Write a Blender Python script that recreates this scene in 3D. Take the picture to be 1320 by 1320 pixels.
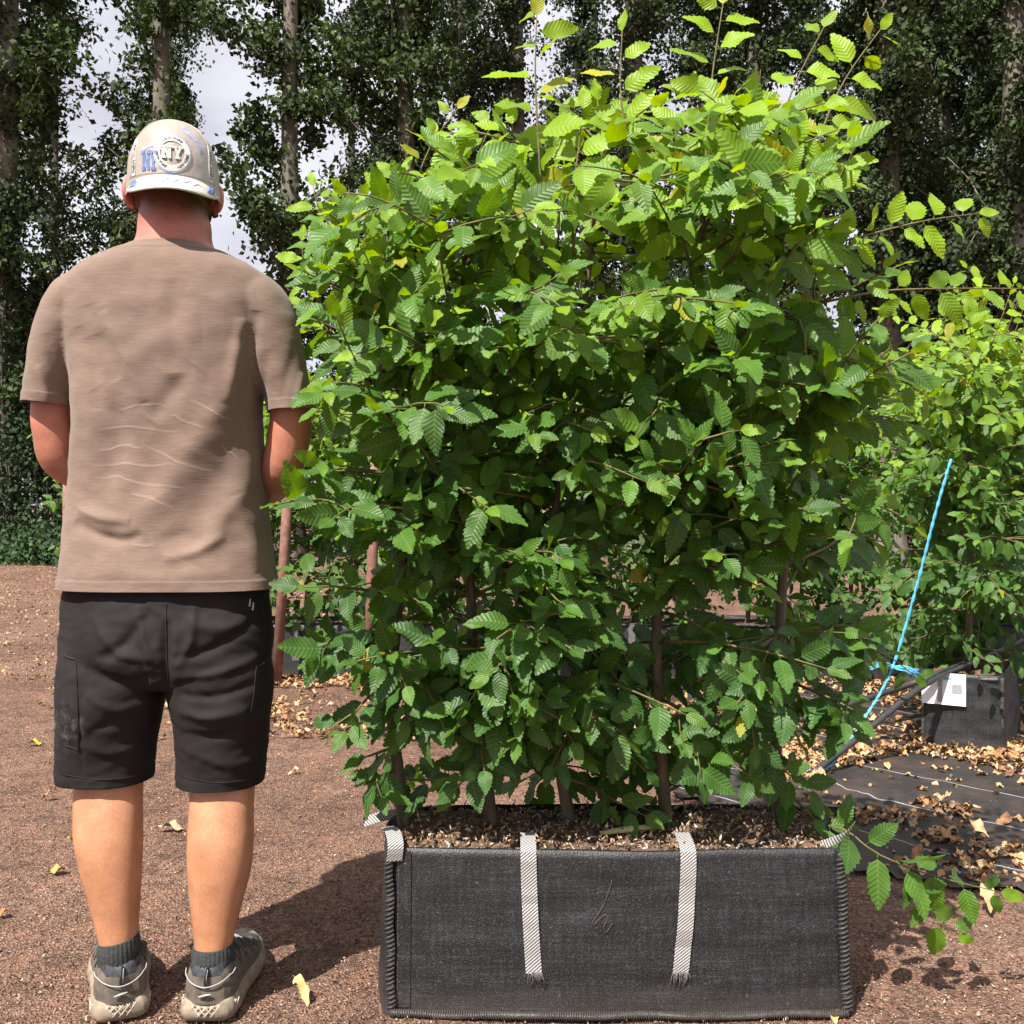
import bpy, bmesh, math, random
import numpy as np
from mathutils import Vector, Matrix, noise
R = math.radians
for o in list(bpy.data.objects): bpy.data.objects.remove(o, do_unlink=True)
scene = bpy.context.scene
COL = scene.collection
random.seed(7)
rng = np.random.default_rng(7)

# ------------------------------------------------------------------ camera
CH, FPX, HOR = 1.06, 1295.0, 650.0          # eye height, focal length in photo pixels, horizon row
cam_d = bpy.data.cameras.new('camera'); cam = bpy.data.objects.new('camera', cam_d); COL.objects.link(cam)
cam.location = (0, 0, CH); cam.rotation_euler = (R(90), 0, 0)
cam_d.sensor_width = 36; cam_d.lens = 36*FPX/1320; cam_d.shift_y = -(660-HOR)/1320
cam_d.clip_start = 0.05; cam_d.clip_end = 1000
scene.camera = cam
def P(px, py, Y): return ((px-660)/FPX*Y, Y, CH-(py-HOR)/FPX*Y)
def G(px, py):
    Y = FPX*CH/(py-HOR); return ((px-660)/FPX*Y, Y, 0.0)

# ------------------------------------------------------------------ sky and sun
SUN_EL, SUN_AZ = R(54), math.atan2(-0.56, -0.83)      # sun stands behind the camera, to the left
world = bpy.data.worlds.new('World'); scene.world = world; world.use_nodes = True
nt = world.node_tree; nt.nodes.clear()
wo = nt.nodes.new('ShaderNodeOutputWorld'); bg = nt.nodes.new('ShaderNodeBackground')
sky = nt.nodes.new('ShaderNodeTexSky'); sky.sky_type = 'NISHITA'; sky.sun_disc = False
sky.sun_elevation = SUN_EL; sky.sun_rotation = SUN_AZ % (2*math.pi)
tc = nt.nodes.new('ShaderNodeTexCoord'); mp = nt.nodes.new('ShaderNodeMapping'); mp.inputs['Scale'].default_value = (1, 1, 2.2)
n1 = nt.nodes.new('ShaderNodeTexNoise'); n1.inputs['Scale'].default_value = 2.6; n1.inputs['Detail'].default_value = 7; n1.inputs['Roughness'].default_value = .55
cr = nt.nodes.new('ShaderNodeValToRGB'); cr.color_ramp.elements[0].position = .22; cr.color_ramp.elements[1].position = .42
n2 = nt.nodes.new('ShaderNodeTexNoise'); n2.inputs['Scale'].default_value = 4.5; n2.inputs['Detail'].default_value = 6
cr2 = nt.nodes.new('ShaderNodeValToRGB')
cr2.color_ramp.elements[0].position = .35; cr2.color_ramp.elements[0].color = (3.3, 3.25, 3.8, 1)
cr2.color_ramp.elements[1].position = .65; cr2.color_ramp.elements[1].color = (4.9, 4.9, 5.3, 1)
mx = nt.nodes.new('ShaderNodeMix'); mx.data_type = 'RGBA'
nt.links.new(tc.outputs['Generated'], mp.inputs[0]); nt.links.new(mp.outputs[0], n1.inputs[0]); nt.links.new(mp.outputs[0], n2.inputs[0])
nt.links.new(n1.outputs[0], cr.inputs[0]); nt.links.new(n2.outputs[0], cr2.inputs[0])
nt.links.new(cr.outputs[0], mx.inputs[0]); nt.links.new(sky.outputs[0], mx.inputs[6]); nt.links.new(cr2.outputs[0], mx.inputs[7])
nt.links.new(mx.outputs[2], bg.inputs[0]); bg.inputs[1].default_value = 0.1
nt.links.new(bg.outputs[0], wo.inputs[0])
sun_d = bpy.data.lights.new('sun', 'SUN'); sun = bpy.data.objects.new('sun', sun_d); COL.objects.link(sun)
sun_d.energy = 5.0; sun_d.angle = R(0.53); sun_d.color = (1, .95, .87)
ld = Vector((0.56*math.cos(SUN_EL), 0.83*math.cos(SUN_EL), -math.sin(SUN_EL)))
sun.rotation_euler = ld.to_track_quat('-Z', 'Y').to_euler(); sun.location = (-6, -6, 14)
vs = scene.view_settings; vs.view_transform = 'Standard'; vs.look = 'None'; vs.gamma = 1; vs.use_curve_mapping = False
vs.exposure = 1.05
scene.cycles.max_bounces = 5; scene.cycles.diffuse_bounces = 2; scene.cycles.glossy_bounces = 2; scene.cycles.transmission_bounces = 3

# ------------------------------------------------------------------ helpers
def tag(o, label=None, cat=None, group=None, kind=None):
    if label: o['label'] = label
    if cat: o['category'] = cat
    if group: o['group'] = group
    if kind: o['kind'] = kind
    return o
def thing(name, loc, label, cat, group=None, rz=0):
    o = bpy.data.objects.new(name, None); COL.objects.link(o); o.location = loc; o.rotation_euler[2] = rz
    o.empty_display_size = .1
    return tag(o, label, cat, group)
def root_loc(p):
    v = Vector((0, 0, 0))
    while p is not None: v += p.location; p = p.parent
    return v
def mesh_np(name, V, F, attrs=None, smooth=True):
    """V (n,3); F list of equal-length index arrays, or list of lists"""
    me = bpy.data.meshes.new(name)
    V = np.asarray(V, dtype=np.float32)
    if isinstance(F, np.ndarray):
        nf, k = F.shape
        me.vertices.add(len(V)); me.vertices.foreach_set('co', V.ravel())
        me.loops.add(nf*k); me.loops.foreach_set('vertex_index', F.ravel().astype(np.int32))
        me.polygons.add(nf); me.polygons.foreach_set('loop_start', np.arange(0, nf*k, k, dtype=np.int32))
        me.polygons.foreach_set('loop_total', np.full(nf, k, dtype=np.int32))
        me.update(calc_edges=True)
    else:
        me.from_pydata([tuple(v) for v in V], [], [list(f) for f in F])
    for an, (tp, arr) in (attrs or {}).items():
        a = me.attributes.new(an, tp, 'POINT')
        a.data.foreach_set({'FLOAT_VECTOR': 'vector', 'FLOAT_COLOR': 'color', 'FLOAT': 'value'}[tp], np.asarray(arr, dtype=np.float32).ravel())
    if smooth: me.polygons.foreach_set('use_smooth', np.ones(len(me.polygons), dtype=bool))
    me.update()
    return me
def put(name, V, F, m, parent=None, attrs=None, smooth=True, local=False):
    V = np.asarray(V, dtype=np.float64)
    if parent is not None and not local:
        V = V-np.array(root_loc(parent))
    me = mesh_np(name, V, F, attrs, smooth); me.materials.append(m)
    o = bpy.data.objects.new(name, me); COL.objects.link(o); o.parent = parent
    return o
def put_mesh(name, me, m, parent=None):
    if parent is not None: me.transform(Matrix.Translation(-root_loc(parent)))
    me.materials.clear(); me.materials.append(m)
    o = bpy.data.objects.new(name, me); COL.objects.link(o); o.parent = parent
    return o
def copy_tree(o, parent=None):
    c = o.copy(); COL.objects.link(c); c.parent = parent
    for ch in list(o.children): copy_tree(ch, c)
    return c
def catmull(A, m):
    A = np.asarray(A, float); n = len(A)
    t = np.linspace(0, n-1, m); i = np.clip(t.astype(int), 0, n-2); f = (t-i)[:, None]
    p0 = A[np.clip(i-1, 0, n-1)]; p1 = A[i]; p2 = A[i+1]; p3 = A[np.clip(i+2, 0, n-1)]
    return .5*((2*p1)+(-p0+p2)*f+(2*p0-5*p1+4*p2-p3)*f*f+(-p0+3*p1-3*p2+p3)*f**3)
def skin_rings(rings, cap=True, closed=True):
    """rings: (m,n,3) -> V,F"""
    rings = np.asarray(rings); m, n = rings.shape[:2]
    V = rings.reshape(-1, 3).tolist(); F = []
    for i in range(m-1):
        for j in range(n if closed else n-1):
            k = (j+1) % n; F.append((i*n+j, i*n+k, (i+1)*n+k, (i+1)*n+j))
    if cap:
        F.append(tuple(range(n-1, -1, -1))); F.append(tuple((m-1)*n+j for j in range(n)))
    return V, F
def sup(th, p):
    c, s = np.cos(th), np.sin(th)
    return np.sign(c)*np.abs(c)**(2/p), np.sign(s)*np.abs(s)**(2/p)
def loft_z(secs, n=40, m=None, p=2.2, cap=True):
    """secs rows: cx, cy, z, rx, ry"""
    S = catmull(secs, m or len(secs)*4)
    th = np.linspace(0, 2*np.pi, n, endpoint=False); c, s = sup(th, p)
    rings = np.stack([np.stack([r[0]+r[3]*c, r[1]+r[4]*s, np.full(n, r[2])], 1) for r in S])
    return skin_rings(rings, cap)
def tube(path, rad, n=10, m=None, cap=True, ref=(0, 1, 0)):
    """path (k,3); rad scalar, list, or list of (ru,rv)"""
    path = np.asarray(path, float); k = len(path)
    rad = np.asarray(rad if np.ndim(rad) else [rad]*k, float)
    if rad.ndim == 1: rad = np.stack([rad, rad], 1)
    if m: A = catmull(np.concatenate([path, rad], 1), m); path, rad = A[:, :3], A[:, 3:]
    T = np.gradient(path, axis=0); T /= np.linalg.norm(T, axis=1)[:, None]+1e-12
    ref = np.asarray(ref, float)
    if np.abs(T@ref).max() > .95: ref = np.array((1., 0, 0)) if np.abs(T[:, 0]).max() < .95 else np.array((0, 0, 1.))
    U = np.cross(ref, T); U /= np.linalg.norm(U, axis=1)[:, None]+1e-12; W = np.cross(T, U)
    th = np.linspace(0, 2*np.pi, n, endpoint=False)
    rings = path[:, None]+rad[:, 0, None, None]*np.cos(th)[None, :, None]*U[:, None]+rad[:, 1, None, None]*np.sin(th)[None, :, None]*W[:, None]
    return skin_rings(rings, cap)
def ellipsoid(c, r, nu=20, nv=12, rot=None):
    u = np.linspace(0, 2*np.pi, nu, endpoint=False); v = np.linspace(-np.pi/2+.05, np.pi/2-.05, nv)
    rings = np.stack([np.stack([np.cos(b)*np.cos(u)*r[0], np.cos(b)*np.sin(u)*r[1], np.full(nu, np.sin(b)*r[2])], 1) for b in v])
    if rot is not None: rings = rings@np.array(rot).T
    return skin_rings(rings+np.array(c))
def join(parts):
    V, F = [], []
    for v, f in parts:
        b = len(V); V += [tuple(x) for x in v]; F += [tuple(i+b for i in q) for q in f]
    return V, F
def box(x0, x1, y0, y1, z0, z1):
    return ([(x0, y0, z0), (x1, y0, z0), (x1, y1, z0), (x0, y1, z0), (x0, y0, z1), (x1, y0, z1), (x1, y1, z1), (x0, y1, z1)],
            [(0, 3, 2, 1), (4, 5, 6, 7), (0, 1, 5, 4), (1, 2, 6, 5), (2, 3, 7, 6), (3, 0, 4, 7)])
def fuse(parts, voxel, it=6, fac=.5):
    """overlapping lofts -> one continuous surface"""
    V, F = join(parts); me = bpy.data.meshes.new('tmp'); me.from_pydata(V, [], F)
    bm = bmesh.new(); bm.from_mesh(me); bmesh.ops.recalc_face_normals(bm, faces=bm.faces); bm.to_mesh(me); bm.free()
    o = bpy.data.objects.new('tmp', me); COL.objects.link(o)
    r = o.modifiers.new('r', 'REMESH'); r.mode = 'VOXEL'; r.voxel_size = voxel
    s = o.modifiers.new('s', 'SMOOTH'); s.factor = fac; s.iterations = it
    dg = bpy.context.evaluated_depsgraph_get(); out = bpy.data.meshes.new_from_object(o.evaluated_get(dg))
    bpy.data.objects.remove(o, do_unlink=True); bpy.data.meshes.remove(me)
    return out
def cut(me, plane_co, plane_no, region=None):
    """remove what lies beyond the plane (only faces whose centre passes region)"""
    bm = bmesh.new(); bm.from_mesh(me)
    fs = [f for f in bm.faces if region is None or region(f.calc_center_median())]
    ge = list({e for f in fs for e in f.edges})+list({v for f in fs for v in f.verts})+fs
    bmesh.ops.bisect_plane(bm, geom=ge, plane_co=plane_co, plane_no=plane_no, clear_outer=False)
    no = Vector(plane_no); co = Vector(plane_co)
    dl = [f for f in bm.faces if (region is None or region(f.calc_center_median())) and (f.calc_center_median()-co).dot(no) > 1e-5]
    bmesh.ops.delete(bm, geom=dl, context='FACES'); bm.to_mesh(me); bm.free(); return me
def get_co(me):
    a = np.empty(len(me.vertices)*3, dtype=np.float32); me.vertices.foreach_get('co', a); return a.reshape(-1, 3).astype(float)
def get_no(me):
    a = np.empty(len(me.vertices)*3, dtype=np.float32); me.vertices.foreach_get('normal', a); return a.reshape(-1, 3).astype(float)
def set_co(me, V): me.vertices.foreach_set('co', V.astype(np.float32).ravel()); me.update()
def nz(v, s=1., off=0.): return noise.noise(Vector((v[0]*s+off, v[1]*s+off*.7, v[2]*s-off)))
def ridge(Q, poly, w, fade=.5):
    # gaussian ridge along a smooth polyline whose height fades towards both ends
    poly = catmull(poly, 18); d = np.full(len(Q), 1e9); tt = np.zeros(len(Q)); n_ = len(poly)-1
    for i, (a, b) in enumerate(zip(poly[:-1], poly[1:])):
        ab = b-a; t = np.clip(((Q-a)@ab)/(ab@ab+1e-9), 0, 1); q = np.linalg.norm(Q-(a+t[:, None]*ab), axis=1); m_ = q < d; d[m_] = q[m_]; tt[m_] = (i+t[m_])/n_
    return np.exp(-(d/w)**2)*np.sin(np.pi*np.clip(tt, 0, 1))**fade

# ------------------------------------------------------------------ materials
def mat(name):
    m = bpy.data.materials.new(name); m.use_nodes = True
    return m, m.node_tree, m.node_tree.nodes['Principled BSDF']
def N(t, kind, **kw):
    n = t.nodes.new('ShaderNode'+kind)
    for k, v in kw.items():
        if k in n.inputs: n.inputs[k].default_value = v
        else: setattr(n, k, v)
    return n
def ramp(t, stops, inp=None):
    r = t.nodes.new('ShaderNodeValToRGB'); e = r.color_ramp.elements
    while len(e) > 1: e.remove(e[-1])
    for i, (p, c) in enumerate(stops):
        x = e[0] if i == 0 else e.new(p); x.position = p; x.color = (*c, 1) if len(c) == 3 else c
    if inp is not None: t.links.new(inp, r.inputs[0])
    return r
def mixc(t, f, a, b, mode='MIX'):
    m = t.nodes.new('ShaderNodeMix'); m.data_type = 'RGBA'; m.blend_type = mode
    for s, v in ((0, f), (6, a), (7, b)):
        if hasattr(v, 'links'): t.links.new(v, m.inputs[s])
        else: m.inputs[s].default_value = v if s == 0 else (*v, 1)
    return m.outputs[2]
def bump(t, p, h, strength=.3, dist=.01):
    b = N(t, 'Bump', Strength=strength, Distance=dist); t.links.new(h, b.inputs['Height']); t.links.new(b.outputs[0], p.inputs['Normal']); return b
def math_(t, op, a, b=None):
    n = t.nodes.new('ShaderNodeMath'); n.operation = op
    for i, v in enumerate((a, b)):
        if v is None: continue
        if hasattr(v, 'links'): t.links.new(v, n.inputs[i])
        else: n.inputs[i].default_value = v
    return n.outputs[0]
def simple(name, col, rough=.6, var=.15, scale=30, bumps=.1, spec=.4, metal=0, dist=.004):
    m, t, p = mat(name); c = N(t, 'TexCoord'); n = N(t, 'TexNoise', Scale=scale, Detail=6.); t.links.new(c.outputs['Object'], n.inputs[0])
    a = tuple(min(1, x*(1-var)) for x in col); b = tuple(min(1, x*(1+var)) for x in col)
    r = ramp(t, [(.3, a), (.7, b)], n.outputs[0]); t.links.new(r.outputs[0], p.inputs['Base Color'])
    p.inputs['Roughness'].default_value = rough; p.inputs['Specular IOR Level'].default_value = spec; p.inputs['Metallic'].default_value = metal
    if bumps: bump(t, p, n.outputs[0], bumps, dist)
    return m

def leaf_material(name, objcolor, veins=True, trans=.38, rough=.46):
    m, t, p = mat(name)
    if objcolor: col = N(t, 'ObjectInfo').outputs['Color']
    else: col = N(t, 'Attribute', attribute_name='lcol').outputs['Color']
    p.inputs['Roughness'].default_value = rough; p.inputs['Specular IOR Level'].default_value = .38
    if veins:
        a = N(t, 'Attribute', attribute_name='luv'); sx = N(t, 'SeparateXYZ'); t.links.new(a.outputs['Vector'], sx.inputs[0])
        ax = math_(t, 'ABSOLUTE', sx.outputs[0]); q = math_(t, 'SUBTRACT', sx.outputs[1], math_(t, 'MULTIPLY', ax, .75))
        s = math_(t, 'SINE', math_(t, 'MULTIPLY', q, 2*math.pi*9.5))
        mid = math_(t, 'MULTIPLY', math_(t, 'LESS_THAN', ax, .018), 1.)
        vein = math_(t, 'MAXIMUM', math_(t, 'GREATER_THAN', s, .86), mid)
        col2 = mixc(t, math_(t, 'MULTIPLY', vein, .16), col, (.30, .42, .12))
        # insect spots and browned patches
        c = N(t, 'TexCoord'); nn = N(t, 'TexNoise', Scale=38., Detail=3.); t.links.new(c.outputs['Object'], nn.inputs[0])
        col2 = mixc(t, math_(t, 'MULTIPLY', math_(t, 'GREATER_THAN', nn.outputs[0], .70), .55), col2, (.16, .11, .03))
        bump(t, p, s, .3, .0014)
    else: col2 = col
    g = N(t, 'NewGeometry'); pale = mixc(t, .35 if veins else .06, col2, (.15, .24, .08)); col3 = mixc(t, g.outputs['Backfacing'], col2, pale)
    t.links.new(col3, p.inputs['Base Color'])
    tr = N(t, 'BsdfTranslucent'); hs = N(t, 'HueSaturation', Hue=.475, Saturation=1.25, Value=1.9); t.links.new(col3, hs.inputs['Color']); t.links.new(hs.outputs[0], tr.inputs[0])
    ms = N(t, 'MixShader', Fac=trans); t.links.new(p.outputs[0], ms.inputs[1]); t.links.new(tr.outputs[0], ms.inputs[2])
    t.links.new(ms.outputs[0], t.nodes['Material Output'].inputs[0])
    return m

M = {}
M['leaf_obj'] = leaf_material('hornbeam leaf', True)
M['leaf_mass'] = leaf_material('hornbeam leaf mass', False)
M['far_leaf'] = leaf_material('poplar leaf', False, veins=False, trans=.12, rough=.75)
def ground_mat():
    m, t, p = mat('reddish soil'); c = N(t, 'TexCoord')
    a = N(t, 'TexNoise', Scale=1.3, Detail=8., Roughness=.6); b = N(t, 'TexNoise', Scale=60., Detail=8., Roughness=.75); v = N(t, 'TexVoronoi', Scale=170.)
    for n in (a, b, v): t.links.new(c.outputs['Object'], n.inputs['Vector'])
    r1 = ramp(t, [(.3, (.22, .124, .089)), (.52, (.33, .195, .140)), (.72, (.43, .265, .195))], a.outputs[0])
    r2 = ramp(t, [(.28, (.22, .2, .2)), (.5, (.85, .83, .82)), (.68, (1.4, 1.35, 1.3))], b.outputs[0])
    n9 = N(t, 'TexNoise', Scale=9., Detail=6., Roughness=.65); t.links.new(c.outputs['Object'], n9.inputs['Vector']); r9 = ramp(t, [(.34, (.62, .60, .60)), (.5, (1, 1, 1)), (.66, (1.22, 1.1, 1.0))], n9.outputs[0])
    col = mixc(t, 1., r1.outputs[0], r2.outputs[0], 'MULTIPLY'); col = mixc(t, 1., col, r9.outputs[0], 'MULTIPLY')
    vc = N(t, 'SeparateColor'); t.links.new(v.outputs['Color'], vc.inputs[0])
    col = mixc(t, math_(t, 'MULTIPLY', math_(t, 'GREATER_THAN', vc.outputs[0], .9), .7), col, (.47, .33, .23))
    col = mixc(t, math_(t, 'MULTIPLY', math_(t, 'LESS_THAN', vc.outputs[1], .16), .6), col, (.05, .03, .022))
    t.links.new(col, p.inputs['Base Color']); p.inputs['Roughness'].default_value = .9; p.inputs['Specular IOR Level'].default_value = .25
    h = math_(t, 'ADD', b.outputs[0], math_(t, 'MULTIPLY', v.outputs['Distance'], .8)); bump(t, p, h, 1., .018)
    return m
M['ground'] = ground_mat()
def membrane_mat():
    m, t, p = mat('woven ground cover'); c = N(t, 'TexCoord'); mpn = N(t, 'Mapping'); mpn.inputs['Rotation'].default_value = (0, 0, R(45))
    t.links.new(c.outputs['Object'], mpn.inputs[0]); sx = N(t, 'SeparateXYZ'); t.links.new(mpn.outputs[0], sx.inputs[0])
    f = math_(t, 'FRACT', math_(t, 'MULTIPLY', sx.outputs[1], 2.6)); line = math_(t, 'LESS_THAN', f, .014)
    n = N(t, 'TexNoise', Scale=5., Detail=8., Roughness=.7); t.links.new(c.outputs['Object'], n.inputs[0])
    n3 = N(t, 'TexNoise', Scale=120., Detail=4.); t.links.new(c.outputs['Object'], n3.inputs[0])
    dirt = ramp(t, [(.42, (0, 0, 0)), (.62, (1, 1, 1))], n.outputs[0])
    base = mixc(t, n3.outputs[0], (.008, .008, .009), (.032, .030, .030))
    base = mixc(t, math_(t, 'MULTIPLY', line, .8), base, (.5, .52, .6))
    base = mixc(t, math_(t, 'MULTIPLY', dirt.outputs[0], .55), base, (.085, .052, .038))
    t.links.new(base, p.inputs['Base Color']); p.inputs['Roughness'].default_value = .6; bump(t, p, n3.outputs[0], .3, .004)
    return m
M['membrane'] = membrane_mat()
def attr_mat(name, rough=.8, attr='lcol', bumps=0, trans=0.):
    m, t, p = mat(name); a = N(t, 'Attribute', attribute_name=attr)
    c = N(t, 'TexCoord'); n = N(t, 'TexNoise', Scale=90., Detail=4.); t.links.new(c.outputs['Object'], n.inputs[0])
    r = ramp(t, [(.3, (.7, .68, .66)), (.7, (1.2, 1.2, 1.2))], n.outputs[0])
    t.links.new(mixc(t, 1., a.outputs['Color'], r.outputs[0], 'MULTIPLY'), p.inputs['Base Color']); p.inputs['Roughness'].default_value = rough
    bump(t, p, n.outputs[0], .4, .003)
    return m
M['grit'] = attr_mat('soil grit'); M['litter'] = attr_mat('dry leaf litter', .7)
def bark_mat(name, c0, c1, c2, sc=14, st=.5):
    m, t, p = mat(name); c = N(t, 'TexCoord'); mpn = N(t, 'Mapping'); mpn.inputs['Scale'].default_value = (1, 1, .3); t.links.new(c.outputs['Object'], mpn.inputs[0])
    n = N(t, 'TexNoise', Scale=sc, Detail=8., Roughness=.65); v = N(t, 'TexVoronoi', Scale=sc*.5); v.feature = 'DISTANCE_TO_EDGE'
    n5 = N(t, 'TexNoise', Scale=sc*.25, Detail=4.)
    for q in (n, v, n5): t.links.new(mpn.outputs[0], q.inputs['Vector'])
    r = ramp(t, [(.3, c0), (.5, c1), (.7, c2)], n.outputs[0]); cr_ = ramp(t, [(0., (.35, .33, .3)), (.06, (1, 1, 1))], v.outputs['Distance'])
    f = ramp(t, [(.45, (0, 0, 0)), (.6, (1, 1, 1))], n5.outputs[0])
    mul = mixc(t, 1., r.outputs[0], cr_.outputs[0], 'MULTIPLY')
    t.links.new(mixc(t, f.outputs[0], r.outputs[0], mul), p.inputs['Base Color']); p.inputs['Roughness'].default_value = .85
    bump(t, p, n.outputs[0], st, .02); return m
M['poplar_bark'] = bark_mat('poplar bark', (.055, .045, .034), (.125, .108, .082), (.20, .18, .145), 7)  # bark tones lowered, so the trunks' shade sits in the colour
M['stem_bark'] = bark_mat('hornbeam bark', (.06, .05, .03), (.11, .085, .055), (.17, .14, .09), 45, .25)
M['twig'] = simple('green brown twig', (.12, .10, .035), .6, .35, 40)
def skin_mat():
    m, t, p = mat('skin'); c = N(t, 'TexCoord'); sx = N(t, 'SeparateXYZ'); t.links.new(c.outputs['Object'], sx.inputs[0])
    n = N(t, 'TexNoise', Scale=22., Detail=5.); n3 = N(t, 'TexNoise', Scale=260., Detail=3.)
    for q in (n, n3): t.links.new(c.outputs['Object'], q.inputs[0])
    z = ramp(t, [(0., (.42, .20, .105)), (.28, (.45, .225, .125)), (.55, (.37, .175, .105)), (.80, (.47, .165, .125)), (1., (.47, .19, .14))], math_(t, 'DIVIDE', sx.outputs[2], 1.85))
    r = ramp(t, [(.3, (.86, .80, .77)), (.7, (1.12, 1.1, 1.08))], n.outputs[0])
    col = mixc(t, 1., z.outputs[0], r.outputs[0], 'MULTIPLY')
    r3 = ramp(t, [(.3, (.86, .84, .82)), (.7, (1.08, 1.08, 1.08))], n3.outputs[0]); col = mixc(t, 1., col, r3.outputs[0], 'MULTIPLY')
    hz = ramp(t, [(.885, (0, 0, 0)), (.912, (1, 1, 1))], math_(t, 'DIVIDE', sx.outputs[2], 1.85)); hb = math_(t, 'MULTIPLY', math_(t, 'LESS_THAN', sx.outputs[1], .07), math_(t, 'LESS_THAN', math_(t, 'ABSOLUTE', math_(t, 'ADD', sx.outputs[0], .006)), .079)); n7 = N(t, 'TexNoise', Scale=700., Detail=1.); t.links.new(c.outputs['Object'], n7.inputs[0])
    col = mixc(t, math_(t, 'MULTIPLY', math_(t, 'MULTIPLY', hz.outputs[0], hb), ramp(t, [(.35, (.45, .45, .45)), (.6, (1, 1, 1))], n7.outputs[0]).outputs[0]), col, (.05, .026, .017))
    t.links.new(col, p.inputs['Base Color']); p.inputs['Roughness'].default_value = .5
    p.inputs['Subsurface Weight'].default_value = .12; p.inputs['Subsurface Radius'].default_value = (.012, .004, .002); p.inputs['Subsurface Scale'].default_value = 1.
    bump(t, p, n3.outputs[0], .15, .002); return m
M['skin'] = skin_mat()
def shirt_mat():
    m, t, p = mat('taupe jersey'); c = N(t, 'TexCoord'); mpn = N(t, 'Mapping'); mpn.inputs['Scale'].default_value = (40, 40, 260)
    t.links.new(c.outputs['Object'], mpn.inputs[0]); n = N(t, 'TexNoise', Scale=1., Detail=5., Roughness=.6); t.links.new(mpn.outputs[0], n.inputs[0])
    n2 = N(t, 'TexNoise', Scale=6., Detail=6.); t.links.new(c.outputs['Object'], n2.inputs[0])
    n3 = N(t, 'TexNoise', Scale=420., Detail=2.); t.links.new(c.outputs['Object'], n3.inputs[0])
    r = ramp(t, [(.3, (.170, .119, .094)), (.7, (.207, .148, .118))], n.outputs[0]); r2 = ramp(t, [(.3, (.88, .88, .88)), (.7, (1.1, 1.08, 1.07))], n2.outputs[0])
    col = mixc(t, 1., r.outputs[0], r2.outputs[0], 'MULTIPLY')
    a = N(t, 'Attribute', attribute_name='crease'); col = mixc(t, math_(t, 'MULTIPLY', a.outputs['Fac'], .42), col, (.42, .33, .285))
    t.links.new(col, p.inputs['Base Color']); p.inputs['Roughness'].default_value = .9; p.inputs['Specular IOR Level'].default_value = .15
    p.inputs['Sheen Weight'].default_value = .15
    h = math_(t, 'ADD', math_(t, 'MULTIPLY', n3.outputs[0], .5), n.outputs[0]); bump(t, p, h, .22, .003); return m
M['shirt'] = shirt_mat()
def shorts_mat():
    m, t, p = mat('black work cloth'); c = N(t, 'TexCoord'); n = N(t, 'TexNoise', Scale=9., Detail=7.); n3 = N(t, 'TexNoise', Scale=500., Detail=2.)
    for q in (n, n3): t.links.new(c.outputs['Object'], q.inputs[0])
    r = ramp(t, [(.3, (.011, .0095, .010)), (.72, (.021, .018, .018))], n.outputs[0])
    a = N(t, 'Attribute', attribute_name='crease'); n4 = N(t, 'TexNoise', Scale=55., Detail=5., Roughness=.7); t.links.new(c.outputs['Object'], n4.inputs[0])
    f = math_(t, 'MULTIPLY', a.outputs['Fac'], ramp(t, [(.48, (0, 0, 0)), (.62, (1, 1, 1))], n4.outputs[0]).outputs[0])
    t.links.new(mixc(t, math_(t, 'MULTIPLY', f, .6), r.outputs[0], (.14, .14, .16)), p.inputs['Base Color']); p.inputs['Roughness'].default_value = .82
    p.inputs['Specular IOR Level'].default_value = .22; bump(t, p, n3.outputs[0], .12, .002); return m
M['shorts'] = shorts_mat()
M['seam'] = simple('black seam thread', (.012, .011, .012), .7, .2, 200, 0)
M['sock'] = simple('charcoal ribbed sock', (.035, .037, .036), .9, .3, 160, .5)
M['shoe_dark'] = simple('slate shoe mesh', (.045, .048, .056), .55, .35, 120, .3)
M['shoe_dust'] = simple('dusty brown overlay', (.115, .095, .075), .75, .35, 60, .3)
M['sole'] = simple('dirty beige rubber', (.25, .20, .145), .8, .3, 50, .35)
M['sole_light'] = simple('pale sole ridge', (.40, .36, .29), .7, .2, 50, .2)
M['sole_dark'] = simple('black outsole rubber', (.03, .03, .033), .7, .3, 60, .2)
M['piping'] = simple('pale grey piping', (.36, .35, .33), .5, .15, 80, 0)
M['hair'] = simple('short brown hair', (.05, .028, .018), .7, .4, 220, .6)
M['white_eye'] = simple('eye white', (.75, .72, .68), .2, .05, 40, 0)
M['iris'] = simple('blue grey iris', (.08, .12, .16), .2, .2, 60, 0)
def cap_mat():
    m, t, p = mat('satin cap cloth'); c = N(t, 'TexCoord'); n = N(t, 'TexNoise', Scale=14., Detail=6.); n3 = N(t, 'TexNoise', Scale=5., Detail=3.)
    for q in (n, n3): t.links.new(c.outputs['Object'], q.inputs[0])
    r = ramp(t, [(.3, (.25, .195, .155)), (.55, (.35, .30, .265)), (.75, (.43, .39, .37))], n3.outputs[0])
    t.links.new(r.outputs[0], p.inputs['Base Color']); p.inputs['Roughness'].default_value = .42; bump(t, p, n.outputs[0], .5, .012); return m
M['cap'] = cap_mat()
M['cap_white'] = simple('white embroidery', (.55, .53, .50), .6, .08, 300, .3)
M['cap_blue'] = simple('blue print', (.085, .15, .33), .6, .35, 160, .2)
M['cap_pale_blue'] = simple('faded grey blue print', (.28, .31, .42), .6, .35, 120, .2)
M['cap_black'] = simple('black lettering', (.06, .06, .07), .6, .2, 100, 0)
M['visor'] = simple('white visor cloth', (.48, .46, .41), .55, .08, 60, .2)
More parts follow.
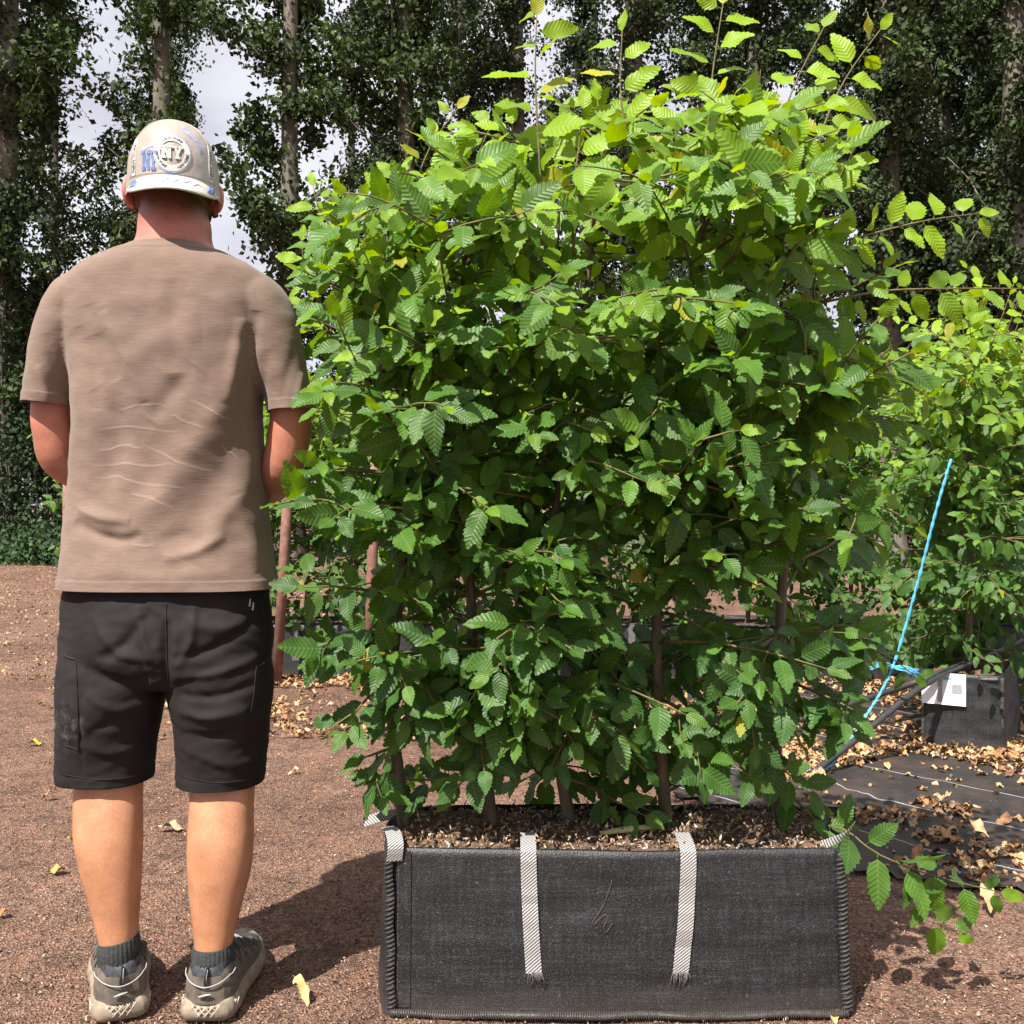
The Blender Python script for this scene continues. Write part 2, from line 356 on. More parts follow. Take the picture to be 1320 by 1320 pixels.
def bag_mat():
    m, t, p = mat('woven black fabric'); c = N(t, 'TexCoord')
    mpn = N(t, 'Mapping'); mpn.inputs['Scale'].default_value = (9, 9, 190); t.links.new(c.outputs['Object'], mpn.inputs[0])
    n = N(t, 'TexNoise', Scale=1., Detail=5., Roughness=.65); t.links.new(mpn.outputs[0], n.inputs[0])
    m2 = N(t, 'Mapping'); m2.inputs['Scale'].default_value = (150, 150, 8); t.links.new(c.outputs['Object'], m2.inputs[0])
    n2 = N(t, 'TexNoise', Scale=1., Detail=3.); t.links.new(m2.outputs[0], n2.inputs[0])
    n4 = N(t, 'TexNoise', Scale=75., Detail=5., Roughness=.8); n5 = N(t, 'TexNoise', Scale=3., Detail=5.); sx = N(t, 'SeparateXYZ')
    for q in (n4, n5): t.links.new(c.outputs['Object'], q.inputs[0])
    t.links.new(c.outputs['Object'], sx.inputs[0])
    m6 = N(t, 'Mapping'); m6.inputs['Scale'].default_value = (330, 330, 330); t.links.new(c.outputs['Object'], m6.inputs[0]); n6 = N(t, 'TexNoise', Scale=1., Detail=1.); t.links.new(m6.outputs[0], n6.inputs[0])
    weave = math_(t, 'MULTIPLY', n6.outputs[0], 1.)
    s = math_(t, 'ADD', math_(t, 'MULTIPLY', n.outputs[0], .6), math_(t, 'MULTIPLY', n2.outputs[0], .4))
    r = ramp(t, [(.36, (.005, .005, .006)), (.52, (.010, .010, .0115)), (.70, (.034, .034, .039))], s)
    col = mixc(t, ramp(t, [(.52, (0, 0, 0)), (.78, (.5, .5, .5))], weave).outputs[0], r.outputs[0], (.09, .09, .10))
    dust = math_(t, 'MULTIPLY', math_(t, 'GREATER_THAN', n4.outputs[0], .66), .7)
    col = mixc(t, dust, col, (.16, .14, .12))
    low = ramp(t, [(.0, (1, 1, 1)), (.03, (.5, .5, .5)), (.07, (0, 0, 0))], sx.outputs[2])
    col = mixc(t, math_(t, 'MULTIPLY', low.outputs[0], math_(t, 'MULTIPLY', n4.outputs[0], .8)), col, (.09, .07, .055))
    t.links.new(col, p.inputs['Base Color']); p.inputs['Roughness'].default_value = .48; p.inputs['Specular IOR Level'].default_value = .5
    bump(t, p, math_(t, 'ADD', weave, math_(t, 'MULTIPLY', n5.outputs[0], 2.)), .35, .004); return m
M['bag'] = bag_mat()
def strap_mat():
    m, t, p = mat('grey webbing'); a = N(t, 'Attribute', attribute_name='luv'); sx = N(t, 'SeparateXYZ'); t.links.new(a.outputs['Vector'], sx.inputs[0])
    q = math_(t, 'ADD', math_(t, 'MULTIPLY', sx.outputs[1], 150.), math_(t, 'MULTIPLY', sx.outputs[0], 120.))
    f = math_(t, 'FRACT', q); g = math_(t, 'FRACT', math_(t, 'ADD', math_(t, 'MULTIPLY', sx.outputs[0], 330.), math_(t, 'MULTIPLY', math_(t, 'FLOOR', q), .5)))
    n = N(t, 'TexNoise', Scale=60., Detail=4.)
    s = math_(t, 'MULTIPLY', math_(t, 'GREATER_THAN', f, .42), math_(t, 'GREATER_THAN', g, .12))
    c2 = mixc(t, n.outputs[0], (.36, .34, .33), (.62, .60, .58)); t.links.new(mixc(t, s, (.05, .05, .053), c2), p.inputs['Base Color'])
    p.inputs['Roughness'].default_value = .6; bump(t, p, s, .5, .002); return m
M['strap'] = strap_mat()
M['bag_seam'] = simple('coarse seam thread', (.05, .046, .042), .7, .6, 90, .4)
M['frayed'] = simple('frayed fibre', (.12, .11, .11), .8, .7, 300, 0)
M['chalk'] = simple('faint pink chalk', (.10, .07, .07), .9, .3, 200, 0)
M['mulch'] = simple('dark compost', (.13, .08, .052), .95, .5, 60, .8, .2, 0, .02)
M['paper'] = simple('white label card', (.8, .8, .82), .5, .04, 20, 0)
M['print_grey'] = simple('grey print', (.28, .28, .31), .6, .3, 200, 0)
M['print_blue'] = simple('blue label print', (.12, .4, .6), .6, .2, 100, 0)
M['pipe'] = simple('black irrigation pipe', (.035, .034, .036), .45, .3, 40, .1)
M['clamp'] = simple('pale metal clamp', (.45, .45, .45), .4, .2, 60, .1, .5, .6)
M['twine'] = simple('blue twine', (.10, .42, .62), .7, .35, 300, .5)
M['rust'] = simple('rusty steel tube', (.20, .10, .075), .8, .35, 25, .3)

# ------------------------------------------------------------------ ground
def axis(lo, hi, step, far, grow=1.35):
    a = list(np.arange(lo, hi+1e-6, step)); s = step
    while a[-1] < far: s *= grow; a.append(a[-1]+s)
    s = step
    while a[0] > -far: s *= grow; a.insert(0, a[0]-s)
    return np.array(a)
xs = axis(-4, 4, .07, 180); ys = axis(.8, 9, .07, 220)
gx, gy = np.meshgrid(xs, ys)
def gz(x, y):
    return .007*nz((x, y, 0), 3.1)+.006*nz((x, y, 3), 9.)-.004
gzv = np.array([gz(a, b) if (abs(a) < 12 and -2 < b < 26) else -.004 for a, b in zip(gx.ravel(), gy.ravel())])
nx_, ny_ = len(xs), len(ys)
idx = np.arange(nx_*ny_).reshape(ny_, nx_)
Fg = np.stack([idx[:-1, :-1].ravel(), idx[:-1, 1:].ravel(), idx[1:, 1:].ravel(), idx[1:, :-1].ravel()], 1)
tag(put('ground', np.stack([gx.ravel(), gy.ravel(), gzv], 1), Fg, M['ground']), 'reddish brown soil of the nursery yard strewn with chips', 'ground', kind='structure')
# woven ground cover on the right
mem = [(.62, 3.62), (.80, 2.98), (1.15, 2.80), (1.9, 2.58), (3.2, 2.4), (7, 2.6), (7, 9.5), (-1.9, 9.5), (-1.4, 6.6), (-.2, 5.2), (.3, 4.5)]
def in_poly(x, y, poly):
    c = False; j = len(poly)-1
    for i in range(len(poly)):
        if (poly[i][1] > y) != (poly[j][1] > y) and x < (poly[j][0]-poly[i][0])*(y-poly[i][1])/(poly[j][1]-poly[i][1])+poly[i][0]: c = not c
        j = i
    return c
bm = bmesh.new(); st = .06
vm = {}
def mv(i, j):
    if (i, j) not in vm:
        x, y = i*st, j*st; x2 = x+.03*nz((x, y, 9), 5); y2 = y+.03*nz((x, y, 19), 5)
        vm[i, j] = bm.verts.new((x2, y2, gz(x, y)+.012+.012*max(0, nz((x, y, 5), 2.2))+.03*max(0, 1-abs((x-1.55)*.5+(y-3.55))/.05)*(1 if .7 < x < 1.9 else 0)))
    return vm[i, j]
for i in range(int(-2/st), int(4.2/st)):
    for j in range(int(2.3/st), int(9.5/st)):
        if in_poly((i+.5)*st, (j+.5)*st, mem): bm.faces.new((mv(i, j), mv(i+1, j), mv(i+1, j+1), mv(i, j+1)))
me = bpy.data.meshes.new('weed_membrane'); bm.to_mesh(me); bm.free(); me.polygons.foreach_set('use_smooth', np.ones(len(me.polygons), dtype=bool))
me.materials.append(M['membrane']); o = bpy.data.objects.new('weed_membrane', me); COL.objects.link(o)
tag(o, 'black woven ground cover sheet with thin white lines', 'ground cover', kind='structure')

# ------------------------------------------------------------------ scattering
def scatter(tv, tf, pos, rot, scl, luv=None, col=None):
    """tv (k,3) template, tf (f,3); pos (n,3) rot (n,3,3) scl (n,) or (n,3)"""
    n, k = len(pos), len(tv)
    scl = np.asarray(scl); S = scl[:, None, None] if scl.ndim == 1 else scl[:, None, :]
    L = tv[None]*S
    V = np.einsum('nij,nkj->nki', rot, L)+pos[:, None]
    F = tf[None]+(np.arange(n)*k)[:, None, None]
    at = {}
    if luv is not None: at['luv'] = ('FLOAT_VECTOR', np.tile(luv, (n, 1)))
    if col is not None:
        c4 = np.concatenate([col, np.ones((n, 1))], 1); at['lcol'] = ('FLOAT_COLOR', np.repeat(c4, k, 0))
    return V.reshape(-1, 3), F.reshape(-1, F.shape[-1]), at
def frames(d, nrm):
    """columns: side, direction, normal"""
    d = d/np.linalg.norm(d, axis=1)[:, None]; s = np.cross(d, nrm); s /= np.linalg.norm(s, axis=1)[:, None]+1e-9; n = np.cross(s, d)
    return np.stack([s, d, n], 2)
def leaf_template(nt, width=.58, fold=.25, curl=.25, wave=.06, seed=0, stalk=True):
    r = random.Random(seed)
    W = lambda t: width*.5*2.07*(max(t, 0)**.58)*(max(1-t, 0)**.92)
    V, F, U = [], [], []
    ph = r.uniform(0, 6); bend = r.uniform(-.12, .12)
    def add(x, t):
        z = fold*abs(x)-curl*t*t+wave*math.sin(t*9+ph+(2 if x > 0 else 0))*abs(x)/(width*.5)-.5*fold*abs(x)*abs(x)/(width*.5)
        V.append((x+bend*t*t, t*(1-.12*curl), z)); U.append((x, t, 0)); return len(V)-1
    mid = [add(0, i/nt) for i in range(nt+1)]
    for s in (-1, 1):
        E = []
        for i in range(2*nt+1):
            t = i/(2*nt); w = W(t)
            if 0 < i < 2*nt: w *= (1.06 if i % 2 else .90)*r.uniform(.96, 1.04)
            E.append(mid[0] if i == 0 else mid[nt] if i == 2*nt else add(s*w, min(t+(.035 if i % 2 else 0), .985)))
        for i in range(nt):
            tri = [(mid[i], E[2*i], E[2*i+1]), (mid[i], E[2*i+1], mid[i+1]), (mid[i+1], E[2*i+1], E[2*i+2])]
            for q in tri:
                if len(set(q)) == 3: F.append(q if s < 0 else q[::-1])
    F = [f[::-1] for f in F]
    if stalk:
        a = len(V); V += [(-.012, -.14, .01), (.012, -.14, .01), (0, .02, 0)]; U += [(0, 0, 0)]*3; F.append((a, a+1, a+2))
    return np.array(V), np.array(F), np.array(U)
LEAF = [leaf_template(8, r_.uniform(.64, .80), r_.uniform(.05, .42), r_.uniform(.05, .5), r_.uniform(.03, .1), i) for i, r_ in ((i, random.Random(i+40)) for i in range(8))]
LEAF_MID = [leaf_template(3, r_.uniform(.62, .76), r_.uniform(.1, .4), r_.uniform(.1, .45), .06, i+20) for i, r_ in ((i, random.Random(i+90)) for i in range(4))]
LEAF_ME = [mesh_np('leaf', *l[:2], attrs={'luv': ('FLOAT_VECTOR', l[2])}) for l in LEAF]
LEAF_MID_ME = [mesh_np('leaf', *l[:2], attrs={'luv': ('FLOAT_VECTOR', l[2])}) for l in LEAF_MID]
for me in LEAF_ME+LEAF_MID_ME: me.materials.append(M['leaf_obj'])
FARLEAF = (np.array([(0, 0, 0), (.36, .42, .10), (0, 1, -.06), (-.36, .42, .10)]), np.array([(0, 1, 2), (0, 2, 3)]))

# ------------------------------------------------------------------ hornbeams
def norm(v): v = np.asarray(v, float); return v/(np.linalg.norm(v)+1e-12)
class Leaves:
    def __init__(s): s.p, s.d, s.n, s.s, s.c = [], [], [], [], []
    def add(s, p, d, n, size, c): s.p.append(p); s.d.append(norm(d)); s.n.append(norm(n)); s.s.append(size); s.c.append(c)
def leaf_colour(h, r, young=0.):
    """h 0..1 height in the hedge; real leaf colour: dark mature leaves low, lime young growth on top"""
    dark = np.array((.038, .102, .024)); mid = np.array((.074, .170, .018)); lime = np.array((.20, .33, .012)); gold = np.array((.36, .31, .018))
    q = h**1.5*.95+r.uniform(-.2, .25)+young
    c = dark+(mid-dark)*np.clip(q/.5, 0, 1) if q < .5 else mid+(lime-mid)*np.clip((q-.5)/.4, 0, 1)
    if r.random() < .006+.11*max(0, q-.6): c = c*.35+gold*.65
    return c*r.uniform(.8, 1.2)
def twig_leaves(LV, path, r, hfun, size, step, start=.12, face=(-.15, -.65, .62), young=0., jitter=.5, tip=True):
    path = np.asarray(path); seg = np.linalg.norm(np.diff(path, axis=0), axis=1); L = np.concatenate([[0], np.cumsum(seg)]); tot = L[-1]
    s = tot*start+r.uniform(0, step); side = r.choice((-1, 1))
    while s < tot:
        i = min(np.searchsorted(L, s)-1, len(path)-2); i = max(i, 0); f = (s-L[i])/(seg[i]+1e-9)
        p = path[i]*(1-f)+path[i+1]*f; d = norm(path[i+1]-path[i])
        nrm = norm(np.asarray(face)+np.array([r.gauss(0, jitter) for _ in range(3)])+.25*np.array((d[0], d[1], 0)))
        sv = norm(np.cross(d, nrm)); ld_ = norm(d*.55+sv*side*.85+np.array((0, 0, -.25))+np.array([r.gauss(0, .15) for _ in range(3)]))
        fr = s/tot; sz = size*r.uniform(.68, 1.18)*(1-.35*max(0, fr-.75)/.25)
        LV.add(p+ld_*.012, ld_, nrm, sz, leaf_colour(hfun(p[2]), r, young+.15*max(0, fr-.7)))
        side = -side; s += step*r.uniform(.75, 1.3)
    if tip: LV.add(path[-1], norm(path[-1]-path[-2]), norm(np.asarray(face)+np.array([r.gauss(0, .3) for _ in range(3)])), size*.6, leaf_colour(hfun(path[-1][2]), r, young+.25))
def curve_path(p, d, L, r, n=6, droop=.5, wig=.12):
    pts = [np.array(p, float)]; d = norm(d)
    for i in range(n):
        d = norm(d+np.array((r.gauss(0, wig), r.gauss(0, wig), r.gauss(0, wig*.6)-droop/n))); pts.append(pts[-1]+d*L/n)
    return np.array(pts)
ENV_PX = [(500, 1050), (430, 965), (385, 905), (400, 810), (362, 740), (352, 650), (395, 570), (390, 440), (382, 330), (400, 255), (450, 245), (500, 235), (540, 165), (590, 150), (640, 140), (700, 125),
          (760, 120), (840, 120), (900, 115), (960, 100), (1020, 105), (1095, 130), (1105, 190), (1080, 270), (1170, 330), (1185, 420), (1190, 540), (1160, 640), (1175, 690), (1140, 800), (1100, 880), (1115, 965), (1075, 1030), (1080, 1062)]
ENV = [((x-660)/FPX*2.22, CH-(y-HOR)/FPX*2.22) for x, y in ENV_PX]
def emit_leaves(tree, LV, nobj, mes, tmpl, cell=13, mass_name='foliage'):
    """largest visible leaves as objects of their own, the rest as one mass"""
    base = np.array(root_loc(tree)); p = np.array(LV.p)-base; d = np.array(LV.d); n = np.array(LV.n); s = np.array(LV.s); c = np.array(LV.c)
    rot = frames(d, n); w = p+base; px = np.stack([w[:, 0]/w[:, 1], (w[:, 2]-CH)/w[:, 1]], 1)*FPX
    key = {}
    for i in np.argsort(w[:, 1]):
        k = (int(px[i, 0]//cell), int(px[i, 1]//cell)); key.setdefault(k, []).append(i)
    rank = np.zeros(len(p))
    for lst in key.values():
        for q, i in enumerate(lst): rank[i] = q
    order = np.argsort(rank*100-s/w[:, 1]*FPX); first = order[:nobj]; rest = order[nobj:]
    for i in first:
        o = bpy.data.objects.new('leaf', mes[int(i) % len(mes)]); COL.objects.link(o); o.parent = tree
        mt = np.eye(4); mt[:3, :3] = rot[i]*s[i]; mt[:3, 3] = p[i]; o.matrix_basis = Matrix(mt.tolist()); o.color = (*c[i], 1)
    if len(rest):
        VV, FF, U, C, b = [], [], [], [], 0
        for k in range(len(tmpl)):
            sel = rest[rest % len(tmpl) == k]
            if not len(sel): continue
            tv, tf, uv = tmpl[k]; V, F, at = scatter(tv, tf, p[sel], rot[sel], s[sel], uv, c[sel])
            VV.append(V); FF.append(F+b); b += len(V); U.append(at['luv'][1]); C.append(at['lcol'][1])
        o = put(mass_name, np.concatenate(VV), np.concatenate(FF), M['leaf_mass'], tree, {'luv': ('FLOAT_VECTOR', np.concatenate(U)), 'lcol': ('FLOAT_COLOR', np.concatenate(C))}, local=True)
        o['kind'] = 'stuff'
def hornbeam(name, label, cat, group, trunk, r0, ztop, rnd, env=None, dens=.033, lat=(.22, .46), leaf=.086, step=.031, nobj=300, fine=True, depth=.36, hmax=2.15, zlow=.42, extra=(), front=None):
    r = random.Random(rnd); tr = catmull(trunk, 26); root = thing(name, (tr[0][0], tr[0][1], tr[0][2]), label, cat, group)
    rad = np.linspace(r0, r0*.28, 26); put('trunk', *tube(tr, rad, 10), M['stem_bark'], root)
    LV = Leaves(); hf = lambda z: np.clip((z-.35)/(hmax-.35), 0, 1)
    y0 = tr[:, 1].mean(); z = max(zlow-.03, tr[0][2]+.05); twigs = []
    def ok(q): k_ = 2.22/q[1]; return (env is None or in_poly(q[0]*k_, CH+(q[2]-CH)*k_, env)) and (env is None or q[1] > 2.13-.45*(q[2]-.36) or q[2] > .95)
    while z < ztop:
        i = int(np.clip(np.searchsorted(tr[:, 2], z), 1, 25)); p = tr[i]; az = r.uniform(0, 2*math.pi)
        if r.random() < .38: az = R(r.uniform(200, 340))       # shoots reach for the light on the open side
        dirv = norm((math.cos(az), math.sin(az), r.uniform(.25, 1.0) if z > .8 else r.uniform(-.25, .45))); L = r.uniform(*lat)
        Lr = L
        dmax = depth if z > .75 else depth*(.45+.55*max(0, z-.35)/.4)
        if abs(dirv[1])*L > dmax: L = dmax/abs(dirv[1])
        pth = curve_path(p, dirv, L, r, 6, .55)
        k = len(pth)
        while k > 2 and not ok(pth[k-1]): k -= 1
        if k > 2:
            pth = pth[:k]; parts = [tube(pth, np.linspace(.0045, .0016, k), 5)]
            twig_leaves(LV, pth, r, hf, leaf, step, .15)
            for q in range(r.randint(3, 4)):
                j = r.randint(1, k-1); dd = norm((pth[j]-pth[j-1])); a2 = r.choice((-1, 1))*R(r.uniform(35, 70)); ca, sa = math.cos(a2), math.sin(a2)
                d2 = norm((dd[0]*ca-dd[1]*sa, dd[0]*sa+dd[1]*ca, dd[2]+r.uniform(-.2, .35))); pt2 = curve_path(pth[j], d2, r.uniform(.07, .2), r, 4, .3)
                if ok(pt2[-1]) and ok(pt2[2]):
                    parts.append(tube(pt2, np.linspace(.0026, .0012, 5), 4)); twig_leaves(LV, pt2, r, hf, leaf*.93, step, .1)
            if fine: put('branch', *join(parts), M['twig'], root)
            else: twigs += parts
        z += (dens*1.7 if z < .6 else dens*.72 if z < 1.15 else dens)*r.uniform(.6, 1.4)*(1 if z < 1.55 or env is None else 1.3)
    nlat = len(LV.p)
    for (pts, rr, lf, stp, yg) in extra:
        pth = catmull(pts, 14); put('shoot', *tube(pth, np.linspace(rr, rr*.35, 14), 6), M['twig'], root)
        twig_leaves(LV, pth, r, hf, lf, stp, .12, face=(-.15, -.9, .4), young=yg, jitter=.4)
    if twigs: o = put('twigs', *join(twigs), M['twig'], root)
    # keep only leaves inside the hedge outline
    if env is not None:
        keep = [i for i in range(len(LV.p)) if i >= nlat or ok(LV.p[i]+LV.d[i]*LV.s[i]*.15)]
        for a in ('p', 'd', 'n', 's', 'c'): setattr(LV, a, [getattr(LV, a)[i] for i in keep])
    emit_leaves(root, LV, nobj, LEAF_ME if fine else LEAF_MID_ME, LEAF if fine else LEAF_MID)
    return root

def stem(px_list, ys_):
    out = []
    for (x, y), Y in zip(px_list, ys_): out.append(P(x, y, Y))
    return np.array(out)
def shoot(pts, Y, rr=.0035, lf=.085, stp=.05, yg=.3):
    stp = min(stp*.8, .036); lf *= 1.08
    if np.ndim(Y) == 0: Y = [Y]*len(pts)
    return (np.array([P(x, y, yy) for (x, y), yy in zip(pts, Y)]), rr, lf, stp, yg)
stems = [
    ([(522, 1075), (514, 1000), (504, 900), (514, 780), (524, 650), (522, 560), (508, 400), (500, 300)], 'green grey hornbeam stem on the left end of the long black bag, beside the man'),
    ([(634, 1075), (626, 990), (612, 880), (606, 740), (600, 600), (590, 470), (600, 330), (620, 250)], 'hornbeam second from the man in the long black bag, growing left of the first strap'),
    ([(737, 1075), (722, 985), (706, 870), (700, 740), (728, 600), (742, 480), (760, 340), (770, 200)], 'middle hornbeam in the long black bag with an upright shoot above it'),
    ([(860, 1075), (852, 970), (846, 860), (850, 720), (862, 580), (890, 450), (905, 320), (908, 200)], 'hornbeam rising above the second strap of the long black bag'),
    ([(1003, 1075), (1000, 960), (1004, 840), (1010, 700), (1004, 560), (990, 430), (1010, 300), (1040, 210)], 'hornbeam at the right end of the long black bag, branches reaching to the blue twine')]
extras = [
    [shoot([(560, 330), (535, 260), (552, 195), (590, 140)], 2.2, .003, .062, .032, .45), shoot([(480, 360), (440, 310), (412, 270), (404, 240)], 2.2, .003, .058, .03, .4),
     shoot([(430, 450), (410, 390), (392, 340), (390, 310)], 2.18, .003, .055, .03, .4), shoot([(505, 340), (500, 280), (512, 240), (520, 220)], 2.2, .003, .06, .03, .35)],
    [shoot([(700, 290), (640, 350), (590, 410), (555, 455)], 2.12, .0055, .062, .06, .1), shoot([(700, 300), (695, 200), (690, 100), (692, 20)], 2.12, .0032, .092, .052, .3),
     shoot([(640, 330), (625, 260), (618, 200), (640, 150)], 2.2, .003, .075, .035, .3), shoot([(660, 340), (668, 280), (664, 210), (660, 160)], 2.16, .003, .085, .04, .25)],
    [shoot([(818, 320), (812, 210), (800, 120), (802, 40)], 2.16, .0032, .075, .045, .35), shoot([(740, 330), (738, 260), (746, 190), (752, 140)], 2.16, .0032, .09, .04, .2),
     shoot([(780, 320), (785, 250), (778, 190), (770, 130)], 2.22, .003, .085, .04, .2)],
    [shoot([(903, 300), (910, 200), (918, 100), (932, 5)], 2.14, .0034, .085, .036, .3), shoot([(970, 320), (985, 230), (1020, 120), (1062, 35)], 2.2, .0032, .08, .04, .35),
     shoot([(860, 320), (862, 250), (880, 180), (890, 120)], 2.18, .003, .08, .036, .25), shoot([(930, 330), (945, 250), (950, 180), (965, 120)], 2.2, .003, .085, .036, .25)],
    [shoot([(1035, 300), (1050, 200), (1085, 110), (1135, 38)], 2.18, .0032, .075, .034, .35), shoot([(1050, 320), (1110, 305), (1190, 285), (1262, 275)], 2.2, .003, .07, .036, .35),
     shoot([(1060, 390), (1140, 375), (1230, 372), (1318, 372)], 2.2, .003, .07, .036, .3), shoot([(1040, 450), (1110, 470), (1180, 500), (1215, 530)], 2.2, .003, .055, .03, .25),
     shoot([(1030, 620), (1090, 640), (1140, 655), (1180, 680)], 2.18, .003, .055, .03, .25), shoot([(1010, 860), (1060, 850), (1130, 840), (1180, 872)], 2.18, .0028, .055, .034, .2),
     shoot([(1005, 1030), (1050, 1060), (1090, 1070), (1130, 1100), (1200, 1128), (1290, 1150)], [2.3, 2.25, 2.15, 2.12, 2.12, 2.12], .003, .08, .04, .25),
     shoot([(1155, 1110), (1185, 1150), (1205, 1185), (1235, 1205)], 2.12, .002, .07, .035, .35)]]
YS = [2.29, 2.28, 2.26, 2.25, 2.24, 2.24, 2.23, 2.22]
for i, (pl, lab) in enumerate(stems):
    zt = P(0, pl[-1][1], 2.22)[2]
    hornbeam('hornbeam', lab, 'hornbeam', 'hornbeams planted in the long black bag', stem(pl, YS), .0155, zt, 11+i, ENV, extra=extras[i])

# ------------------------------------------------------------------ planting bags
def bag_outline(hw, hd, n=30, bl=.03, bf=.012):
    """rounded rectangle, sides bulging"""
    pts = []
    for a, b in (((-hw, -hd), (hw, -hd)), ((hw, -hd), (hw, hd)), ((hw, hd), (-hw, hd)), ((-hw, hd), (-hw, -hd))):
        a, b = np.array(a), np.array(b); t = np.linspace(0, 1, n, endpoint=False); d = b-a; nrm = np.array((d[1], -d[0]))/np.linalg.norm(d)
        pts.append(a+t[:, None]*d+nrm*(np.sin(np.pi*t)**.7*(bf if abs(d[0]) > abs(d[1]) else bl))[:, None])
    return np.concatenate(pts)
def make_bag(name, loc, hw, hd, h, label, group, rz=0, detail=True, seed=0):
    root = thing(name, loc, label, 'planting bag', group, rz); r = random.Random(seed)
    o2 = bag_outline(hw, hd, 34 if detail else 12); zs = np.linspace(0, h, 22 if detail else 7); rings = []
    for z in zs:
        t = z/h; k = 1+.02*(1-t)-.0*t
        sag = [(.004*nz((x*3, y*3, z*9+seed*3), 2.5)+.0035*nz((x, y*2, z*4+seed), 9)) for x, y in o2]
        rr = []
        for (x, y), s in zip(o2, sag):
            nn = norm((x/hw, y/hd, 0)); rr.append((x*k+nn[0]*s, y*(1+.08*(1-t))+nn[1]*s-.012*(1-t)*(1 if y < 0 else 0), z+(.006*nz((x, y, 2+seed), 4) if t > .95 else 0)))
        rings.append(rr)
    inner = [[(x*.985, y*.965, z+.002) for x, y, z in rings[-1]], [(x*.98, y*.955, z-.06) for x, y, z in rings[-1]]]
    V, F = skin_rings(np.array(rings+inner), cap=False); put('fabric_wall', V, F, M['bag'], root, local=True)
    # compost
    nn_ = 40 if detail else 12; g = np.linspace(-1, 1, nn_); SV, SF = [], []
    for b in g:
        for a in g: SV.append((a*hw*.985, b*hd*.97, h-.012+.014*nz((a*3, b*2, seed), 2.3)+.010*nz((a*9, b*4, seed), 3)+.008*(1-b*b)))
    for j in range(nn_-1):
        for i in range(nn_-1): q = j*nn_+i; SF.append((q, q+1, q+nn_+1, q+nn_))
    put('compost', SV, SF, M['mulch'], root, local=True)
    return root, rings
BX, BY = .222, 2.265
bag, rings = make_bag('planting_bag', (BX, BY, -.004), .476, .152, .338, 'long black woven planting bag with two grey straps, holding five hornbeams', None, seed=1)
rg = np.array(rings)
# mulch bits on the compost
n = 2600; tp = np.array([(0, 0, 0), (1, .1, .05), (.45, .8, .1), (.5, .35, .45)]); tf = np.array([(0, 1, 3), (1, 2, 3), (2, 0, 3), (0, 2, 1)])
pos = np.stack([rng.uniform(-.46, .46, n), rng.uniform(-.145, .14, n), np.zeros(n)], 1)
pos[:, 2] = [.338-.007+.014*nz((a/.476*3, b/.15*2, 1), 2.3)+.010*nz((a/.476*9, b/.15*4, 1), 3)+rng.uniform(-.004, .014) for a, b, _ in pos]
def rand_rot(n, g=rng):
    q = g.normal(size=(n, 4)); q /= np.linalg.norm(q, axis=1)[:, None]; w, x, y, z = q.T
    return np.stack([np.stack([1-2*(y*y+z*z), 2*(x*y-w*z), 2*(x*z+w*y)], 1), np.stack([2*(x*y+w*z), 1-2*(x*x+z*z), 2*(y*z-w*x)], 1), np.stack([2*(x*z-w*y), 2*(y*z+w*x), 1-2*(x*x+y*y)], 1)], 1)
pal = np.array([(.40, .29, .19), (.28, .18, .11), (.50, .40, .28), (.18, .11, .07), (.38, .37, .33), (.42, .23, .12), (.10, .07, .05)])
V, F, at = scatter(tp, tf, pos, rand_rot(n), np.stack([rng.uniform(.006, .026, n), rng.uniform(.004, .014, n), rng.uniform(.003, .010, n)], 1), None, pal[rng.integers(0, len(pal), n)]*rng.uniform(.7, 1.2, (n, 1)))
o = put('mulch_bits', V, F, M['grit'], bag, at, smooth=False, local=True); o['kind'] = 'stuff'
